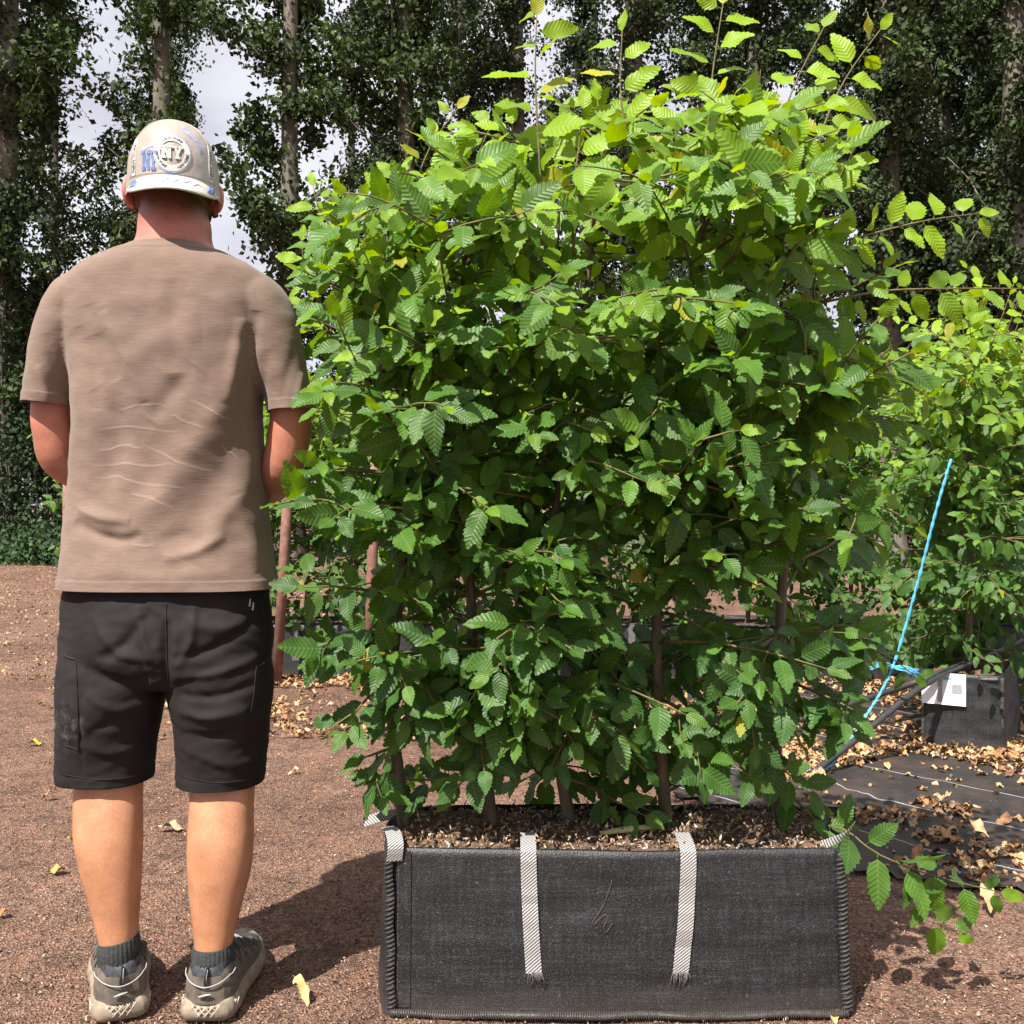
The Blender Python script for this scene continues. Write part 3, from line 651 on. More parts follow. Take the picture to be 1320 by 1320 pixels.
# a pale dead stick on the compost
put('stick', *tube([(-.03, -.07, .345), (.04, -.06, .352), (.11, -.045, .352)], [.005, .008, .004], 8), simple('dead stick', (.35, .33, .16), .8, .3, 60), bag, local=True)
def front_y(x, z):
    i = int(np.clip(z/.338*21, 0, 21)); row = rg[i][:34]; return float(np.interp(x, row[:, 0], row[:, 1]))
def strap(x0, x1, name='strap'):
    w = .0165; path = [(x0, -.085, .352), (x0, -.12, .350)]
    path += [(x0, -.15, .346), (x0, front_y(x0, .335)-.004, .338)]
    for z in np.linspace(.32, .092, 14):
        x = x0+(x1-x0)*((.338-z)/.25)**1.6; path.append((x, front_y(x, z)-.0045-.002*math.sin(z*40), z))
    path = np.array(path); arc = np.concatenate([[0], np.cumsum(np.linalg.norm(np.diff(path, axis=0), axis=1))])
    V, U, F = [], [], []
    for p, a in zip(path, arc):
        for k in (-1, -.5, 0, .5, 1):
            V.append((p[0]+k*w, p[1], p[2])); U.append((k*w, a, 0))
    m = len(path)
    for i in range(m-1):
        for k in range(4): F.append((i*5+k, i*5+k+1, (i+1)*5+k+1, (i+1)*5+k))
    # thickness
    b = len(V); V += [(x, y+.0022, z-.0008) for x, y, z in V]; U += U[:b]; F += [tuple(b+i for i in f[::-1]) for f in F]
    for i in range(m-1):
        F.append((i*5, (i+1)*5, b+(i+1)*5, b+i*5)); F.append((i*5+4, b+i*5+4, b+(i+1)*5+4, (i+1)*5+4))
    s = put(name, V, F, M['strap'], bag, {'luv': ('FLOAT_VECTOR', U)}, smooth=False, local=True)
    r = random.Random(int(x0*1e3)); fr = []
    for q in range(26):
        x = path[-1][0]+r.uniform(-w, w); y = path[-1][1]; z = path[-1][2]+.003; L = r.uniform(.008, .034); dx = r.gauss(.15, .35)
        fr.append(tube([(x, y, z), (x+dx*L*.4, y-.003, z-L*.5), (x+dx*L, y-.001-r.uniform(0, .004), z-L)], .0006, 4))
    put('frayed_end', *join(fr), M['frayed'], s, local=True)
strap(P(681, 0, 2.11)[0]-BX, P(688, 0, 2.11)[0]-BX); strap(P(886, 0, 2.11)[0]-BX, P(874, 0, 2.11)[0]-BX)
# corner seams with whipped thread
def seam(px0, px1, w, coil=True, fold=-1):
    zs = np.linspace(.012, .334, 70); xs_ = np.linspace(P(px1, 0, 2.1)[0]-BX, P(px0, 0, 2.12)[0]-BX, 70); ym = [front_y(np.clip(x, -.468, .468), z) for x, z in zip(xs_, zs)]
    pts = [(x+.0015*math.sin(z*60), y-.006, z) for x, y, z in zip(xs_, ym, zs)]
    s = put('corner_seam', *tube(pts, [(w, .005)]*70, 10), M['bag'], bag, local=True)
    if coil:
        c = []
        for i in range(0, 68, 2):
            x, y, z = pts[i]; c.append(tube([(x-w*1.02, y-.001, z-.001), (x-w*.2, y-.0065, z+.003), (x+w*.9, y-.003, z+.007)], .0022, 5))
        put('whip_stitch', *join(c), M['bag_seam'], s, local=True)
seam(503, 506, .009); seam(1080, 1088, .010)
st_ = []
for i in range(60):
    z = .02+i*.0052; x = P(513, 0, 2.1)[0]-BX; st_.append(tube([(x, front_y(x, z)-.0022, z), (x, front_y(x, z)-.0022, z+.003)], .0007, 4))
put('stitch_line', *join(st_), M['strap'] if False else M['frayed'], bag, local=True)
xx = np.linspace(-.474, .474, 60)
put('base_seam', *tube([(x, front_y(x, .006)-.007+.002*math.sin(x*40), .010+.002*math.sin(x*23)) for x in xx], [(.007, .009)]*60, 8), M['bag'], bag, local=True)
c = []
for i, x in enumerate(np.linspace(-.47, .47, 190)):
    y = front_y(x, .006)-.014; c.append(tube([(x, y+.003, .021), (x+.0015, y-.003, .011), (x+.003, y, .002)], .0011, 4))
put('base_stitch', *join(c), M['bag_seam'], bag, local=True)
# flat strip of bag cloth beside the left seam
V, F = [], []
for i, z in enumerate(np.linspace(.02, .336, 20)):
    for px in (512, 517, 523, 530): x = P(px, 0, 2.105)[0]-BX; V.append((x, front_y(x, z)-.0022, z))
for i in range(19):
    for k in range(3): F.append((i*4+k, i*4+k+1, i*4+k+5, i*4+k+4))
put('side_strip', V, F, M['bag'], bag, local=True)
# rim tape at the back, standing up off both corners, and corner tabs
def ribbon(pts, wv, m, name, parent, n=14, th=.002):
    A = catmull(pts, n); wv = np.array(wv); V, U, F = [], [], []; arc = np.concatenate([[0], np.cumsum(np.linalg.norm(np.diff(A, axis=0), axis=1))])
    nv = norm(np.cross(A[-1]-A[0], wv))*th
    for sgn in (-1, 1):
        for p, a in zip(A, arc):
            for k in (-1, 0, 1): V.append(p+wv*k+nv*sgn*.5); U.append((k*np.linalg.norm(wv), a, 0))
    b = n*3
    for i in range(n-1):
        for k in range(2): q = i*3+k; F += [(q, q+1, q+4, q+3), (b+q+3, b+q+4, b+q+1, b+q)]
        F += [(i*3, i*3+3, b+i*3+3, b+i*3), (i*3+2, b+i*3+2, b+i*3+5, i*3+5)]
    F += [(0, b, b+1, 1), (1, b+1, b+2, 2), (b-3, b-2, 2*b-2, 2*b-3), (b-2, b-1, 2*b-1, 2*b-2)]
    return put(name, V, F, m, parent, {'luv': ('FLOAT_VECTOR', U)}, smooth=False, local=True)
def L_(px, py, Y): p = P(px, py, Y); return (p[0]-BX, p[1]-BY, p[2]+.004)
ribbon([L_(468, 1060, 2.36), L_(490, 1053, 2.37), L_(520, 1049, 2.39), L_(575, 1054, 2.41), L_(640, 1056, 2.415)], (0, .006, .010), M['strap'], 'rim_tape', bag)
ribbon([L_(640, 1056, 2.415), L_(800, 1054, 2.42), L_(960, 1052, 2.42), L_(1060, 1046, 2.40), L_(1102, 1050, 2.36)], (0, .004, .011), M['bag'], 'rim_tape', bag, 20)
ribbon([L_(497, 1066, 2.2), L_(505, 1070, 2.15), L_(510, 1088, 2.10), L_(508, 1110, 2.098)], (.016, .004, 0), M['strap'], 'corner_tab', bag)
ribbon([L_(1050, 1092, 2.16), L_(1072, 1085, 2.13), L_(1088, 1078, 2.12), L_(1100, 1064, 2.12)], (.004, -.004, .012), M['strap'], 'corner_tab', bag)
sc = [(1046, 754), (1020, 830), (990, 880), (970, 905), (975, 915), (1000, 890), (1022, 880), (1025, 895), (1012, 925), (1018, 945), (1030, 935), (1045, 912)]
pts = []
for a, b in sc:
    p = P(440+a/3, 880+b/3, 2.1); x = p[0]-BX; pts.append((x, front_y(x, p[2])-.0028, p[2]))
put('chalk_mark', *tube(pts, .0006, 5, 40), M['chalk'], bag, local=True)

# second hedge on the right: its bag stands askew, narrow end towards us
c1 = np.array((1.96, 4.36)); ax2 = norm((.50, .87))
b2c = c1+ax2*.42
bag2, _ = make_bag('planting_bag', (b2c[0], b2c[1], .008), .48, .15, .325, 'black planting bag with a white paper label hanging on its end', None, math.atan2(ax2[1], ax2[0]), seed=4)
# its label (bag-local frame: narrow end at x=-hw)
lx = -.476-.052
V, F = box(lx-.003, lx-.001, -.02, .155, .195, .33); put('paper_label', V, F, M['paper'], bag2, local=True, smooth=False)
pl_ = bag2.children[-1]
put('printed_block', *box(lx-.0038, lx-.003, .072, .092, .205, .30), M['print_grey'], pl_, local=True, smooth=False)
put('printed_block', *box(lx-.0038, lx-.003, .035, .095, .302, .312), M['print_blue'], pl_, local=True, smooth=False)
put('printed_block', *box(lx-.0038, lx-.003, -.005, .035, .245, .285), M['print_grey'], pl_, local=True, smooth=False)
for s in (-1, 1):
    put('corner_seam', *tube([(-.485, s*.155, z) for z in np.linspace(.01, .32, 20)], [(.008, .008)]*20, 8), M['bag_seam'], bag2, local=True)
put('rim_tape', *tube([(-.50, y, .318+.006*math.sin(y*20)) for y in np.linspace(-.14, .14, 10)], .006, 6), M['frayed'], bag2, local=True)
labs2 = ['hornbeam nearest the labelled end of the askew black bag', 'hornbeam in the middle of the askew labelled bag', 'hornbeam at the far end of the askew labelled bag']
for k, q in enumerate((-.3, .05, .38)):
    b = b2c+ax2*q
    tr = np.array([(b[0], b[1], .30), (b[0]+.01, b[1], .6), (b[0]-.02, b[1]+.02, 1.0), (b[0]+.02, b[1], 1.4), (b[0], b[1], 1.75)])
    hornbeam('hornbeam', labs2[k], 'hornbeam', 'hornbeams behind on the right', tr, .017, 1.78, 60+k, None, .028, (.22, .46), .085, .034, 280 if k == 0 else 160, False, .42, 2.0, .38,
             extra=[(np.array([(b[0], b[1], 1.7), (b[0]-.04, b[1]-.03, 1.9), (b[0]-.10, b[1]-.05, 2.05)]), .003, .07, .035, .3), (np.array([(b[0]+.05, b[1], 1.6), (b[0]+.10, b[1]-.1, 1.85), (b[0]+.16, b[1]-.1, 2.02)]), .003, .07, .035, .3)] +
             ([(np.array([(b[0], b[1], .5), (b[0]-.1, b[1]-.2, .47), (b[0]-.05, b[1]-.36, .40)]), .003, .07, .035, .1)] if k == 0 else []))
# row of hedge units further back
row = [(-2.2, 6.35), (-1.32, 6.3), (-.3, 6.25), (.72, 6.2), (1.74, 6.15), (2.85, 6.2), (3.9, 6.3)]
wher = ['behind the man', 'behind the leaning rusty post', 'behind the left end of the long bag', 'behind the middle of the long bag', 'beside the blue twine', 'behind the labelled bag', 'far beyond the labelled bag']
for k, (x, y) in enumerate(row):
    bg_, _ = make_bag('planting_bag', (x, y, .008), .48, .15, .33, 'black planting bag in the back row, '+wher[k], 'planting bags of the back row', R(random.uniform(-3, 3)), False, 10+k)
    put('strap', *box(-.02, .02, -.182, -.178, .10, .33), M['frayed'], bg_, local=True, smooth=False)
    put('rim_tape', *tube([(a, -.165, .33+.004*math.sin(a*30)) for a in np.linspace(-.47, .47, 14)], .007, 6), M['bag_seam'], bg_, local=True)
    for j, q in enumerate((-.3, .02, .32)):
        if x+q < -2.5 and j == 0: continue
        tr = np.array([(x+q, y, .31), (x+q+.02, y+.01, .7), (x+q-.03, y, 1.15), (x+q, y, 1.68)])
        hornbeam('hornbeam', 'back row hornbeam '+wher[k]+', '+('end towards the man', 'middle', 'end away from the man')[j], 'hornbeam', 'hornbeams of the back row', tr, .016, 1.7, 100+k*5+j, None, .032, (.22, .48), .085, .036, 70, False, .36, 2.0, .42,
                 extra=[(np.array([(x+q, y, 1.5), (x+q+.04, y-.03, 1.75), (x+q+random.uniform(-.1, .1), y-.05, 1.93)]), .003, .065, .035, .3)])

# ------------------------------------------------------------------ posts, pipes, twine
def post(pb, pt, Yb, Yt, label, r=.031):
    a = np.array(P(pb[0], pb[1], Yb)); a[2] = -.05; b = np.array(P(pt[0], pt[1], Yt)); root = thing('steel_post', (a[0], a[1], 0), label, 'post', 'rusty posts of the hedge row')
    put('tube', *tube([a, a*.5+b*.5, b], r, 14), M['rust'], root)
    d = norm(b-a); put('end_cap', *tube([b, b+d*.012], r*1.12, 14), M['rust'], root)
    cz = a+d*.62; put('wire_tie', *tube([cz+np.array((r*1.05*math.cos(t), r*1.05*math.sin(t), .01*math.sin(2*t))) for t in np.linspace(0, 2*math.pi, 16)], .0025, 5), M['pipe'], root)
post((356, 867), (378, 520), 5.95, 5.95, 'leaning rusty steel tube post close behind the man on his right')
post((474, 880), (486, 540), 5.75, 5.75, 'rusty steel post behind the left end of the long bag')
post((690, 880), (676, 560), 5.7, 5.7, 'rusty steel post behind the middle of the long bag')
post((900, 885), (893, 560), 5.7, 5.7, 'rusty steel post behind the second strap of the long bag')
post((86, 868), (88, 622), 6.1, 6.1, 'rusty steel post at the end of the back row, left of the man')
def pipe(pts, r, label):
    root = thing('irrigation_pipe', pts[0], label, 'pipe', 'irrigation pipes'); put('hose', *tube(catmull(pts, 30), r, 12), M['pipe'], root)
    q = catmull(pts, 30); e = norm(q[1]-q[0]); put('end_plug', *tube([q[0]-e*.012, q[0]+e*.01], r*1.25, 12), M['pipe'], root); return root
g1 = G(1048, 1003)
pipe([(g1[0], g1[1], .02), P(1110, 948, 4.02), P(1190, 884, 4.2), P(1250, 855, 4.4), P(1330, 820, 4.75)], .0135, 'black pipe rising from the ground cover to the top of the labelled bag')
pb = pipe([(*G(985, 945)[:2], .02), P(1040, 925, 4.6), P(1110, 903, 4.45), P(1196, 874, 4.28), P(1262, 848, 4.5)], .0135, 'black pipe lying across the dry leaves up to the labelled bag')
put('clamp', *tube([np.array(P(1192, 872, 4.2))+np.array((.008*math.cos(t), .018*math.cos(t), .018*math.sin(t))) for t in np.linspace(0, 2*math.pi, 14)], [(.009, .003)]*14, 6), M['clamp'], pb)
tw = thing('blue_twine', (1.93, 4.45, 0), 'thin bright blue twine running down from the askew hedge with a frayed knot', 'twine')
t1 = np.array([P(1226, 592, 3.92), P(1205, 665, 3.95), P(1182, 755, 4.0), P(1150, 862, 4.06), P(1115, 925, 4.05), P(1072, 985, 3.95), (*G(1043, 1003)[:2], .03)])
A = catmull(t1, 60); fz = []
for ph in (0, math.pi):
    fz.append(tube(A+np.stack([.0035*np.cos(np.arange(60)*1.9+ph), .0035*np.sin(np.arange(60)*1.9+ph), np.zeros(60)], 1), .0042, 6))
put('strand', *join(fz), M['twine'], tw)
r = random.Random(3); fz = [ellipsoid(P(1150, 860, 4.05), (.014, .012, .012), 10, 6)]
for q in range(9):
    fz.append(tube(catmull([P(1150, 860, 4.05), P(1140+r.uniform(-4, 4), 855+r.uniform(-3, 3), 4.03), P(1122+r.uniform(-3, 3), 858+r.uniform(-4, 6), 4.03)], 8), .0028, 5))
    fz.append(tube(catmull([P(1150, 860, 4.05), P(1165+r.uniform(-3, 3), 862+r.uniform(-4, 4), 4.03), P(1184+r.uniform(-6, 4), 868+r.uniform(-7, 7), 4.03)], 8), .0028, 5))
put('knot', *join(fz), M['twine'], tw)

# ------------------------------------------------------------------ the man, seen from behind
MX = -.725
HROT = R(17)
man = thing('person', (MX, 2.14, 0), 'man in taupe t-shirt, black work shorts and reversed cap standing with his back turned', 'person')
def sec(y, l, r_, ry, Yc): k = Yc/FPX; return ((.5*(l+r_)-660)*k, Yc, CH-(y-HOR)*k, .5*(r_-l)*k, ry)
HX, HY = P(224, 0, 2.17)[0], 2.17
def RH(p):
    c_, s_ = math.cos(HROT), math.sin(HROT); p = np.asarray(p, float); x, y = p[..., 0]-HX, p[..., 1]-HY
    return np.stack([HX+x*c_-y*s_, HY+x*s_+y*c_, p[..., 2]], -1)
def arm(pts): return np.array([P(x, y, Y) for x, y, Y, _ in pts]), [q[3] for q in pts]
aL, rL = arm([(112, 385, 2.145, .055), (92, 420, 2.145, .052), (76, 480, 2.15, .045), (68, 530, 2.155, .0445), (71, 560, 2.16, .0445), (79, 592, 2.175, .043)])
aR, rR = arm([(322, 385, 2.145, .055), (341, 420, 2.145, .052), (362, 480, 2.15, .045), (374, 530, 2.155, .0440), (372, 565, 2.16, .0465), (362, 606, 2.175, .044)])
wL, wR = np.array((-.815, 2.40, 1.055)), np.array((-.635, 2.415, 1.06))
def forearm(a, r_, w):
    e = a[-1]; path = np.concatenate([a, [e*.72+w*.28+np.array((0, 0, -.006)), e*.35+w*.65, w]]); return tube(path, list(r_)+[.045, .036, .028], 20, 40, ref=(0.2, 1, .3))
def hand(w, f, pn, thumb):
    """w wrist, f towards the knuckles, pn palm normal (fingers curl to it), thumb +-1: thumb side along s"""
    f, pn = norm(f), norm(pn); s = norm(np.cross(pn, f))*thumb; pn = norm(np.cross(f, s))*(1 if np.dot(np.cross(f, s), pn) > 0 else -1); w = np.array(w); parts = []
    parts.append(tube([w-f*.015, w+f*.02, w+f*.06, w+f*.098], [(.022, .028), (.020, .036), (.016, .042), (.012, .040)], 18, 12, ref=pn))
    for k, (off, L, r_) in enumerate(((.030, .072, .0092), (.010, .080, .0095), (-.010, .075, .0091), (-.029, .058, .0082))):
        p0 = w+f*(.085-.006*(k == 3))+s*off; a = .35+.06*k; d1 = norm(f*math.cos(a)+pn*math.sin(a)+s*off*2); p1 = p0+d1*L*.46; d2 = norm(f*math.cos(a+.75)+pn*math.sin(a+.75)); p2 = p1+d2*L*.32; d3 = norm(f*math.cos(a+1.2)+pn*math.sin(a+1.2)); p3 = p2+d3*L*.26
        parts.append(tube([p0, p1, p2, p3], [r_*1.08, r_, r_*.92, r_*.78], 12, 14)); parts.append(ellipsoid(p3, (r_*.8,)*3, 10, 6))
    p0 = w+f*.022+s*.026; p1 = p0+norm(f*.65+s*.6+pn*.35)*.040; p2 = p1+norm(f*.9+s*.2+pn*.4)*.030; p3 = p2+norm(f*.9+pn*.5)*.022
    parts.append(tube([p0, p1, p2, p3], [.0145, .012, .0105, .0085], 12, 14)); parts.append(ellipsoid(p3, (.0085,)*3, 10, 6)); return parts
legL = [sec(*q) for q in ((800, 100, 196, .08, 2.155), (900, 96, 192, .078, 2.155), (970, 96, 186, .066, 2.15), (1010, 98, 183, .060, 2.148), (1045, 97, 182, .062, 2.135), (1080, 98, 182, .064, 2.125), (1120, 106, 181, .059, 2.118), (1160, 117, 179, .050, 2.113), (1195, 126, 177, .043, 2.108), (1225, 131, 175, .040, 2.105), (1252, 132, 176, .042, 2.107), (1280, 134, 176, .046, 2.115))]
legR = [sec(*q) for q in ((800, 238, 332, .08, 2.155), (900, 238, 333, .078, 2.155), (970, 245, 332, .066, 2.15), (1010, 246, 328, .060, 2.148), (1045, 245, 326, .062, 2.135), (1080, 243, 326, .064, 2.125), (1120, 243, 323, .059, 2.118), (1160, 246, 313, .050, 2.113), (1195, 250, 304, .043, 2.108), (1225, 252, 298, .040, 2.105), (1252, 253, 298, .042, 2.107), (1280, 254, 298, .046, 2.115))]
FEET = [(np.array((x_+.050*math.sin(yw), 2.112-.050*math.cos(yw))), yw) for x_, yw in ((P(154, 0, 2.107)[0], R(22)), (P(275, 0, 2.107)[0], R(1)))]
def footloc(k, u, v, z):
    (h, yaw) = FEET[k]; f = np.array((-math.sin(yaw), math.cos(yaw))); s = np.array((math.cos(yaw), math.sin(yaw))); q = h+f*u*1.04+s*v*1.1; return np.array((q[0], q[1], z*1.1))
body = [loft_z(legL, 32, 60), loft_z(legR, 32, 60), forearm(aL, rL, wL), forearm(aR, rR, wR)]
body += [tube([footloc(k, u, 0, z) for u, z in ((.02, .062), (.07, .068), (.13, .062), (.20, .05), (.235, .045))], [(.03, .022), (.033, .03), (.037, .028), (.042, .02), (.032, .013)], 16, 14, ref=(0, 0, 1)) for k in (0, 1)]
body.append(loft_z([sec(*q) for q in ((318, 176, 272, .078, 2.15), (352, 112, 326, .085, 2.14), (400, 100, 338, .108, 2.15), (500, 108, 334, .115, 2.15), (620, 108, 330, .112, 2.16), (740, 100, 335, .105, 2.155), (790, 100, 332, .105, 2.155), (835, 120, 310, .07, 2.155))], 40, 50, 2.3))
nk = lambda y, l, r_, ry, Yc: sec(y, l, r_, ry, Yc)
body.append(loft_z([nk(250, 190, 258, .07, 2.165), nk(270, 184, 264, .075, 2.16), nk(290, 181, 270, .078, 2.155), nk(315, 177, 273, .080, 2.15), nk(345, 150, 295, .08, 2.145)], 36, 24, 2.2))
skz = P(0, 232, 2.17)[2]; nhead = len(body)
body.append(ellipsoid((HX, HY+.005, skz+.010), (.081, .098, .098), 36, 24))
body.append(loft_z([(HX, HY+.03, skz-.115, .045, .06), (HX, HY+.03, skz-.09, .066, .075), (HX, HY+.02, skz-.05, .076, .085), (HX, HY+.01, skz, .08, .092)], 32, 16, 2.2))
body.append(tube([(HX, HY+.098, skz+.012), (HX, HY+.112, skz-.012), (HX, HY+.124, skz-.034), (HX, HY+.105, skz-.042)], [.009, .011, .015, .01], 12, 10, ref=(1, 0, 0)))      # nose
body.append(ellipsoid((HX, HY+.101, skz-.066), (.024, .012, .006), 14, 8)); body.append(ellipsoid((HX, HY+.100, skz-.078), (.022, .012, .006), 14, 8)); body.append(ellipsoid((HX, HY+.092, skz-.105), (.024, .02, .016), 14, 8))
body.append(ellipsoid((HX, HY+.088, skz+.022), (.055, .02, .010), 16, 8))
for s in (-1, 1):
    rot = Matrix.Rotation(s*R(28), 3, 'Z')
    body.append(ellipsoid((HX+s*.092, HY+.000, skz-.033), (.0095, .022, .033), 16, 10, rot)); body.append(ellipsoid((HX+s*.085, HY+.010, skz-.056), (.007, .012, .014), 12, 8))
body[nhead:] = [(RH(v_), f_) for v_, f_ in body[nhead:]]
body += hand(wL, (.75, .25, -.35), (-.1, -1, -.2), 1)+hand(wR, (-.80, .12, -.28), (.1, -1, -.25), -1)
bme = fuse(body, .0042, 7, .5)
bo = put_mesh('body', bme, M['skin'], man); bme.polygons.foreach_set('use_smooth', np.ones(len(bme.polygons), dtype=bool))
for s in (-1, 1):
    e = put('eye', *ellipsoid(RH((HX+s*.031, HY+.092, skz+.004)), (.013, .012, .009), 16, 10), M['white_eye'], man); put('iris', *ellipsoid(RH((HX+s*.031, HY+.1025, skz+.004)), (.0055, .003, .0055), 10, 6), M['iris'], e)
# hair shell on the back of the head, and the beard
def shell(me, test, off, name, m, amp=.001):
    bm = bmesh.new(); bm.from_mesh(me)
    loc = root_loc(man); c_, s_ = math.cos(-HROT), math.sin(-HROT)
    def un(p): x, y = p.x-HX, p.y-HY; return Vector((HX+x*c_-y*s_, HY+x*s_+y*c_, p.z))
    bmesh.ops.delete(bm, geom=[f for f in bm.faces if not test(un(f.calc_center_median()+loc))], context='FACES'); bm.normal_update()
    for v in bm.verts: v.co += v.normal*(off*(0 if v.is_boundary else 1)+amp*nz(v.co, 240)) if not v.is_boundary else v.normal*.0002
    out = bpy.data.meshes.new(name); bm.to_mesh(out); bm.free(); out.materials.append(m); o = bpy.data.objects.new(name, out); COL.objects.link(o); o.parent = man
    out.polygons.foreach_set('use_smooth', np.ones(len(out.polygons), dtype=bool)); return o
shell(bme, lambda c: c.z > skz-.050+.012*nz(c, 60)+.02*abs(c.x-HX)/.08 and c.y < HY+.045 and abs(c.x-HX) < .0845 or (c.z > skz+.06), .0022, 'hair', M['hair'])
shell(bme, lambda c: skz-.16 < c.z < skz-.035+.01*nz(c, 60) and c.y > HY+.012+.01*nz(c, 80) and not (abs(c.x-HX) < .03 and c.z > skz-.09 and c.z < skz-.055) and c.z > skz-.135-.0*c.y and not (abs(c.x-HX) < .045 and c.z > skz-.05), .005, 'beard', M['hair'], .003)
# t-shirt
tors = [sec(*q) for q in ((306, 182, 268, .070, 2.148), (322, 172, 276, .082, 2.145), (332, 146, 300, .092, 2.142), (344, 116, 326, .102, 2.142), (360, 94, 346, .112, 2.146), (385, 86, 353, .121, 2.15), (420, 88, 351, .127, 2.15), (470, 97, 342, .130, 2.15), (530, 102, 334, .129, 2.152), (590, 99, 338, .126, 2.158), (640, 95, 341, .124, 2.16), (690, 90, 346, .125, 2.158), (730, 86, 351, .128, 2.153), (770, 82, 357, .131, 2.15), (800, 80, 359, .132, 2.15))]
def sleeve(pts): q = np.array([P(x, y, Y) for x, y, Y, _, _ in pts]); return tube(q, [(b, a) for *_, a, b in pts], 28, 30, ref=(1, 0, 0))
slL = sleeve([(128, 372, 2.145, .050, .075), (104, 390, 2.145, .062, .084), (86, 430, 2.147, .064, .083), (72, 475, 2.15, .056, .077), (64, 520, 2.153, .0515, .072), (59, 565, 2.155, .051, .070)])
slR = sleeve([(306, 372, 2.145, .050, .075), (330, 390, 2.145, .062, .084), (348, 430, 2.147, .064, .083), (362, 475, 2.15, .056, .077), (374, 520, 2.153, .0500, .072), (379, 570, 2.155, .050, .070)])
sh = fuse([loft_z(tors, 72, 90, 2.9), slL, slR], .0045, 9, .5)
hemz = CH-(757-HOR)*2.15/FPX
xl, xr = P(97, 0, 2.15)[0], P(345, 0, 2.15)[0]
sh = cut(sh, (0, 0, hemz), (0, 0, -1), lambda c: c.z < hemz+.05 and xl-.06 < c.x < xr+.06)
zl = P(0, 521, 2.15)[2]; zr = P(0, 530, 2.15)[2]
sh = cut(sh, (P(65, 0, 2.15)[0], 2.15, zl), (-.10, 0, -1), lambda c: c.x < P(98, 0, 2.15)[0] and zl-.12 < c.z < zl+.04)
sh = cut(sh, (P(370, 0, 2.15)[0], 2.15, zr), (.06, 0, -1), lambda c: c.x > P(340.5, 0, 2.15)[0] and zr-.12 < c.z < zr+.04)
zc = P(0, 326, 2.15)[2]
sh = cut(sh, (0, 2.08, zc+.004), (0, .25, 1), lambda c: c.z > zc-.06)
bm = bmesh.new(); bm.from_mesh(sh)
bmesh.ops.subdivide_edges(bm, edges=[e for e in bm.edges if e.verts[0].co.y < 2.12], cuts=1, use_grid_fill=True); bm.normal_update(); bm.to_mesh(sh); bm.free()
V = get_co(sh); Nn = get_no(sh); PX = np.stack([660+V[:, 0]/V[:, 1]*FPX, HOR-(V[:, 2]-CH)/V[:, 1]*FPX], 1)
FOLDS = [([(318, 440), (286, 520), (240, 590), (195, 655), (150, 700)], 26, 6), ([(120, 430), (150, 520), (140, 600), (112, 660)], 26, -8), ([(345, 480), (300, 580), (255, 660), (225, 720)], 26, -5),
         ([(338, 590), (285, 670), (255, 730)], 18, 4), ([(98, 672), (128, 690), (160, 696), (185, 688)], 9, -6), ([(100, 655), (135, 668), (170, 672)], 9, 5), ([(112, 392), (128, 440), (150, 490)], 14, -4),
         ([(100, 420), (118, 470), (124, 530)], 11, -4), ([(132, 400), (165, 470), (185, 520)], 12, 5), ([(330, 400), (322, 460), (318, 520)], 10, -6), ([(312, 410), (300, 470), (292, 520)], 10, 5), ([(345, 450), (338, 500), (336, 545)], 9, -2),
         ([(165, 470), (205, 440), (260, 430)], 20, 4), ([(195, 540), (225, 500), (250, 470)], 16, -5), ([(120, 500), (165, 560), (205, 640)], 18, -4), ([(200, 700), (235, 690), (262, 700)], 12, -3), ([(210, 720), (250, 712), (290, 690)], 9, 4),
         ([(300, 640), (320, 690), (340, 735)], 14, 5), ([(120, 730), (200, 745), (300, 735)], 14, 3), ([(58, 430), (70, 470), (86, 515)], 10, -2), ([(48, 470), (58, 500), (62, 520)], 7, 3), ([(385, 440), (372, 480), (362, 525)], 10, -2), ([(390, 480), (384, 505), (380, 528)], 6, 3),
         ([(222, 360), (224, 430), (228, 480)], 18, -4), ([(140, 370), (190, 385), (215, 370)], 16, 2), ([(240, 372), (290, 388), (330, 380)], 16, 2)]
back = np.clip(-Nn[:, 1]*2, 0, 1); disp = np.zeros(len(V))
for poly, w, a in FOLDS: disp += a*.0015*ridge(PX, poly, w*.8, .7)
disp *= back
CREASE = [[(123, 555), (173, 552), (230, 558)], [(125, 582), (150, 576), (185, 577)], [(182, 572), (213, 587), (240, 599), (277, 607)], [(120, 599), (160, 598), (200, 601), (230, 598)], [(122, 617), (150, 614), (187, 623), (238, 629)],
          [(167, 638), (193, 642), (223, 655)], [(220, 535), (267, 553)], [(245, 517), (277, 532), (297, 543)], [(143, 527), (180, 524), (213, 522)], [(285, 575), (310, 590)], [(170, 700), (200, 705)]]
crease = np.zeros(len(V))
for q in CREASE: crease = np.maximum(crease, ridge(PX, [(a_+random.uniform(-1, 1), b_+random.uniform(-2.2, 2.2)) for a_, b_ in catmull(q, 7)], 1.0, .6))
crease *= back; disp += crease*.0008
for i, v in enumerate(V):
    disp[i] += .0035*nz((v[0]*6, v[1]*6, v[2]*3.2), 1.7)+.0020*nz((v[0]*13+v[2]*7, v[1]*8, v[2]*14-v[0]*4), 2.)+.0016*(.4-abs(nz((v[0]*8-v[2]*6, v[1]*6, v[2]*9+v[0]*8), 1.6)))
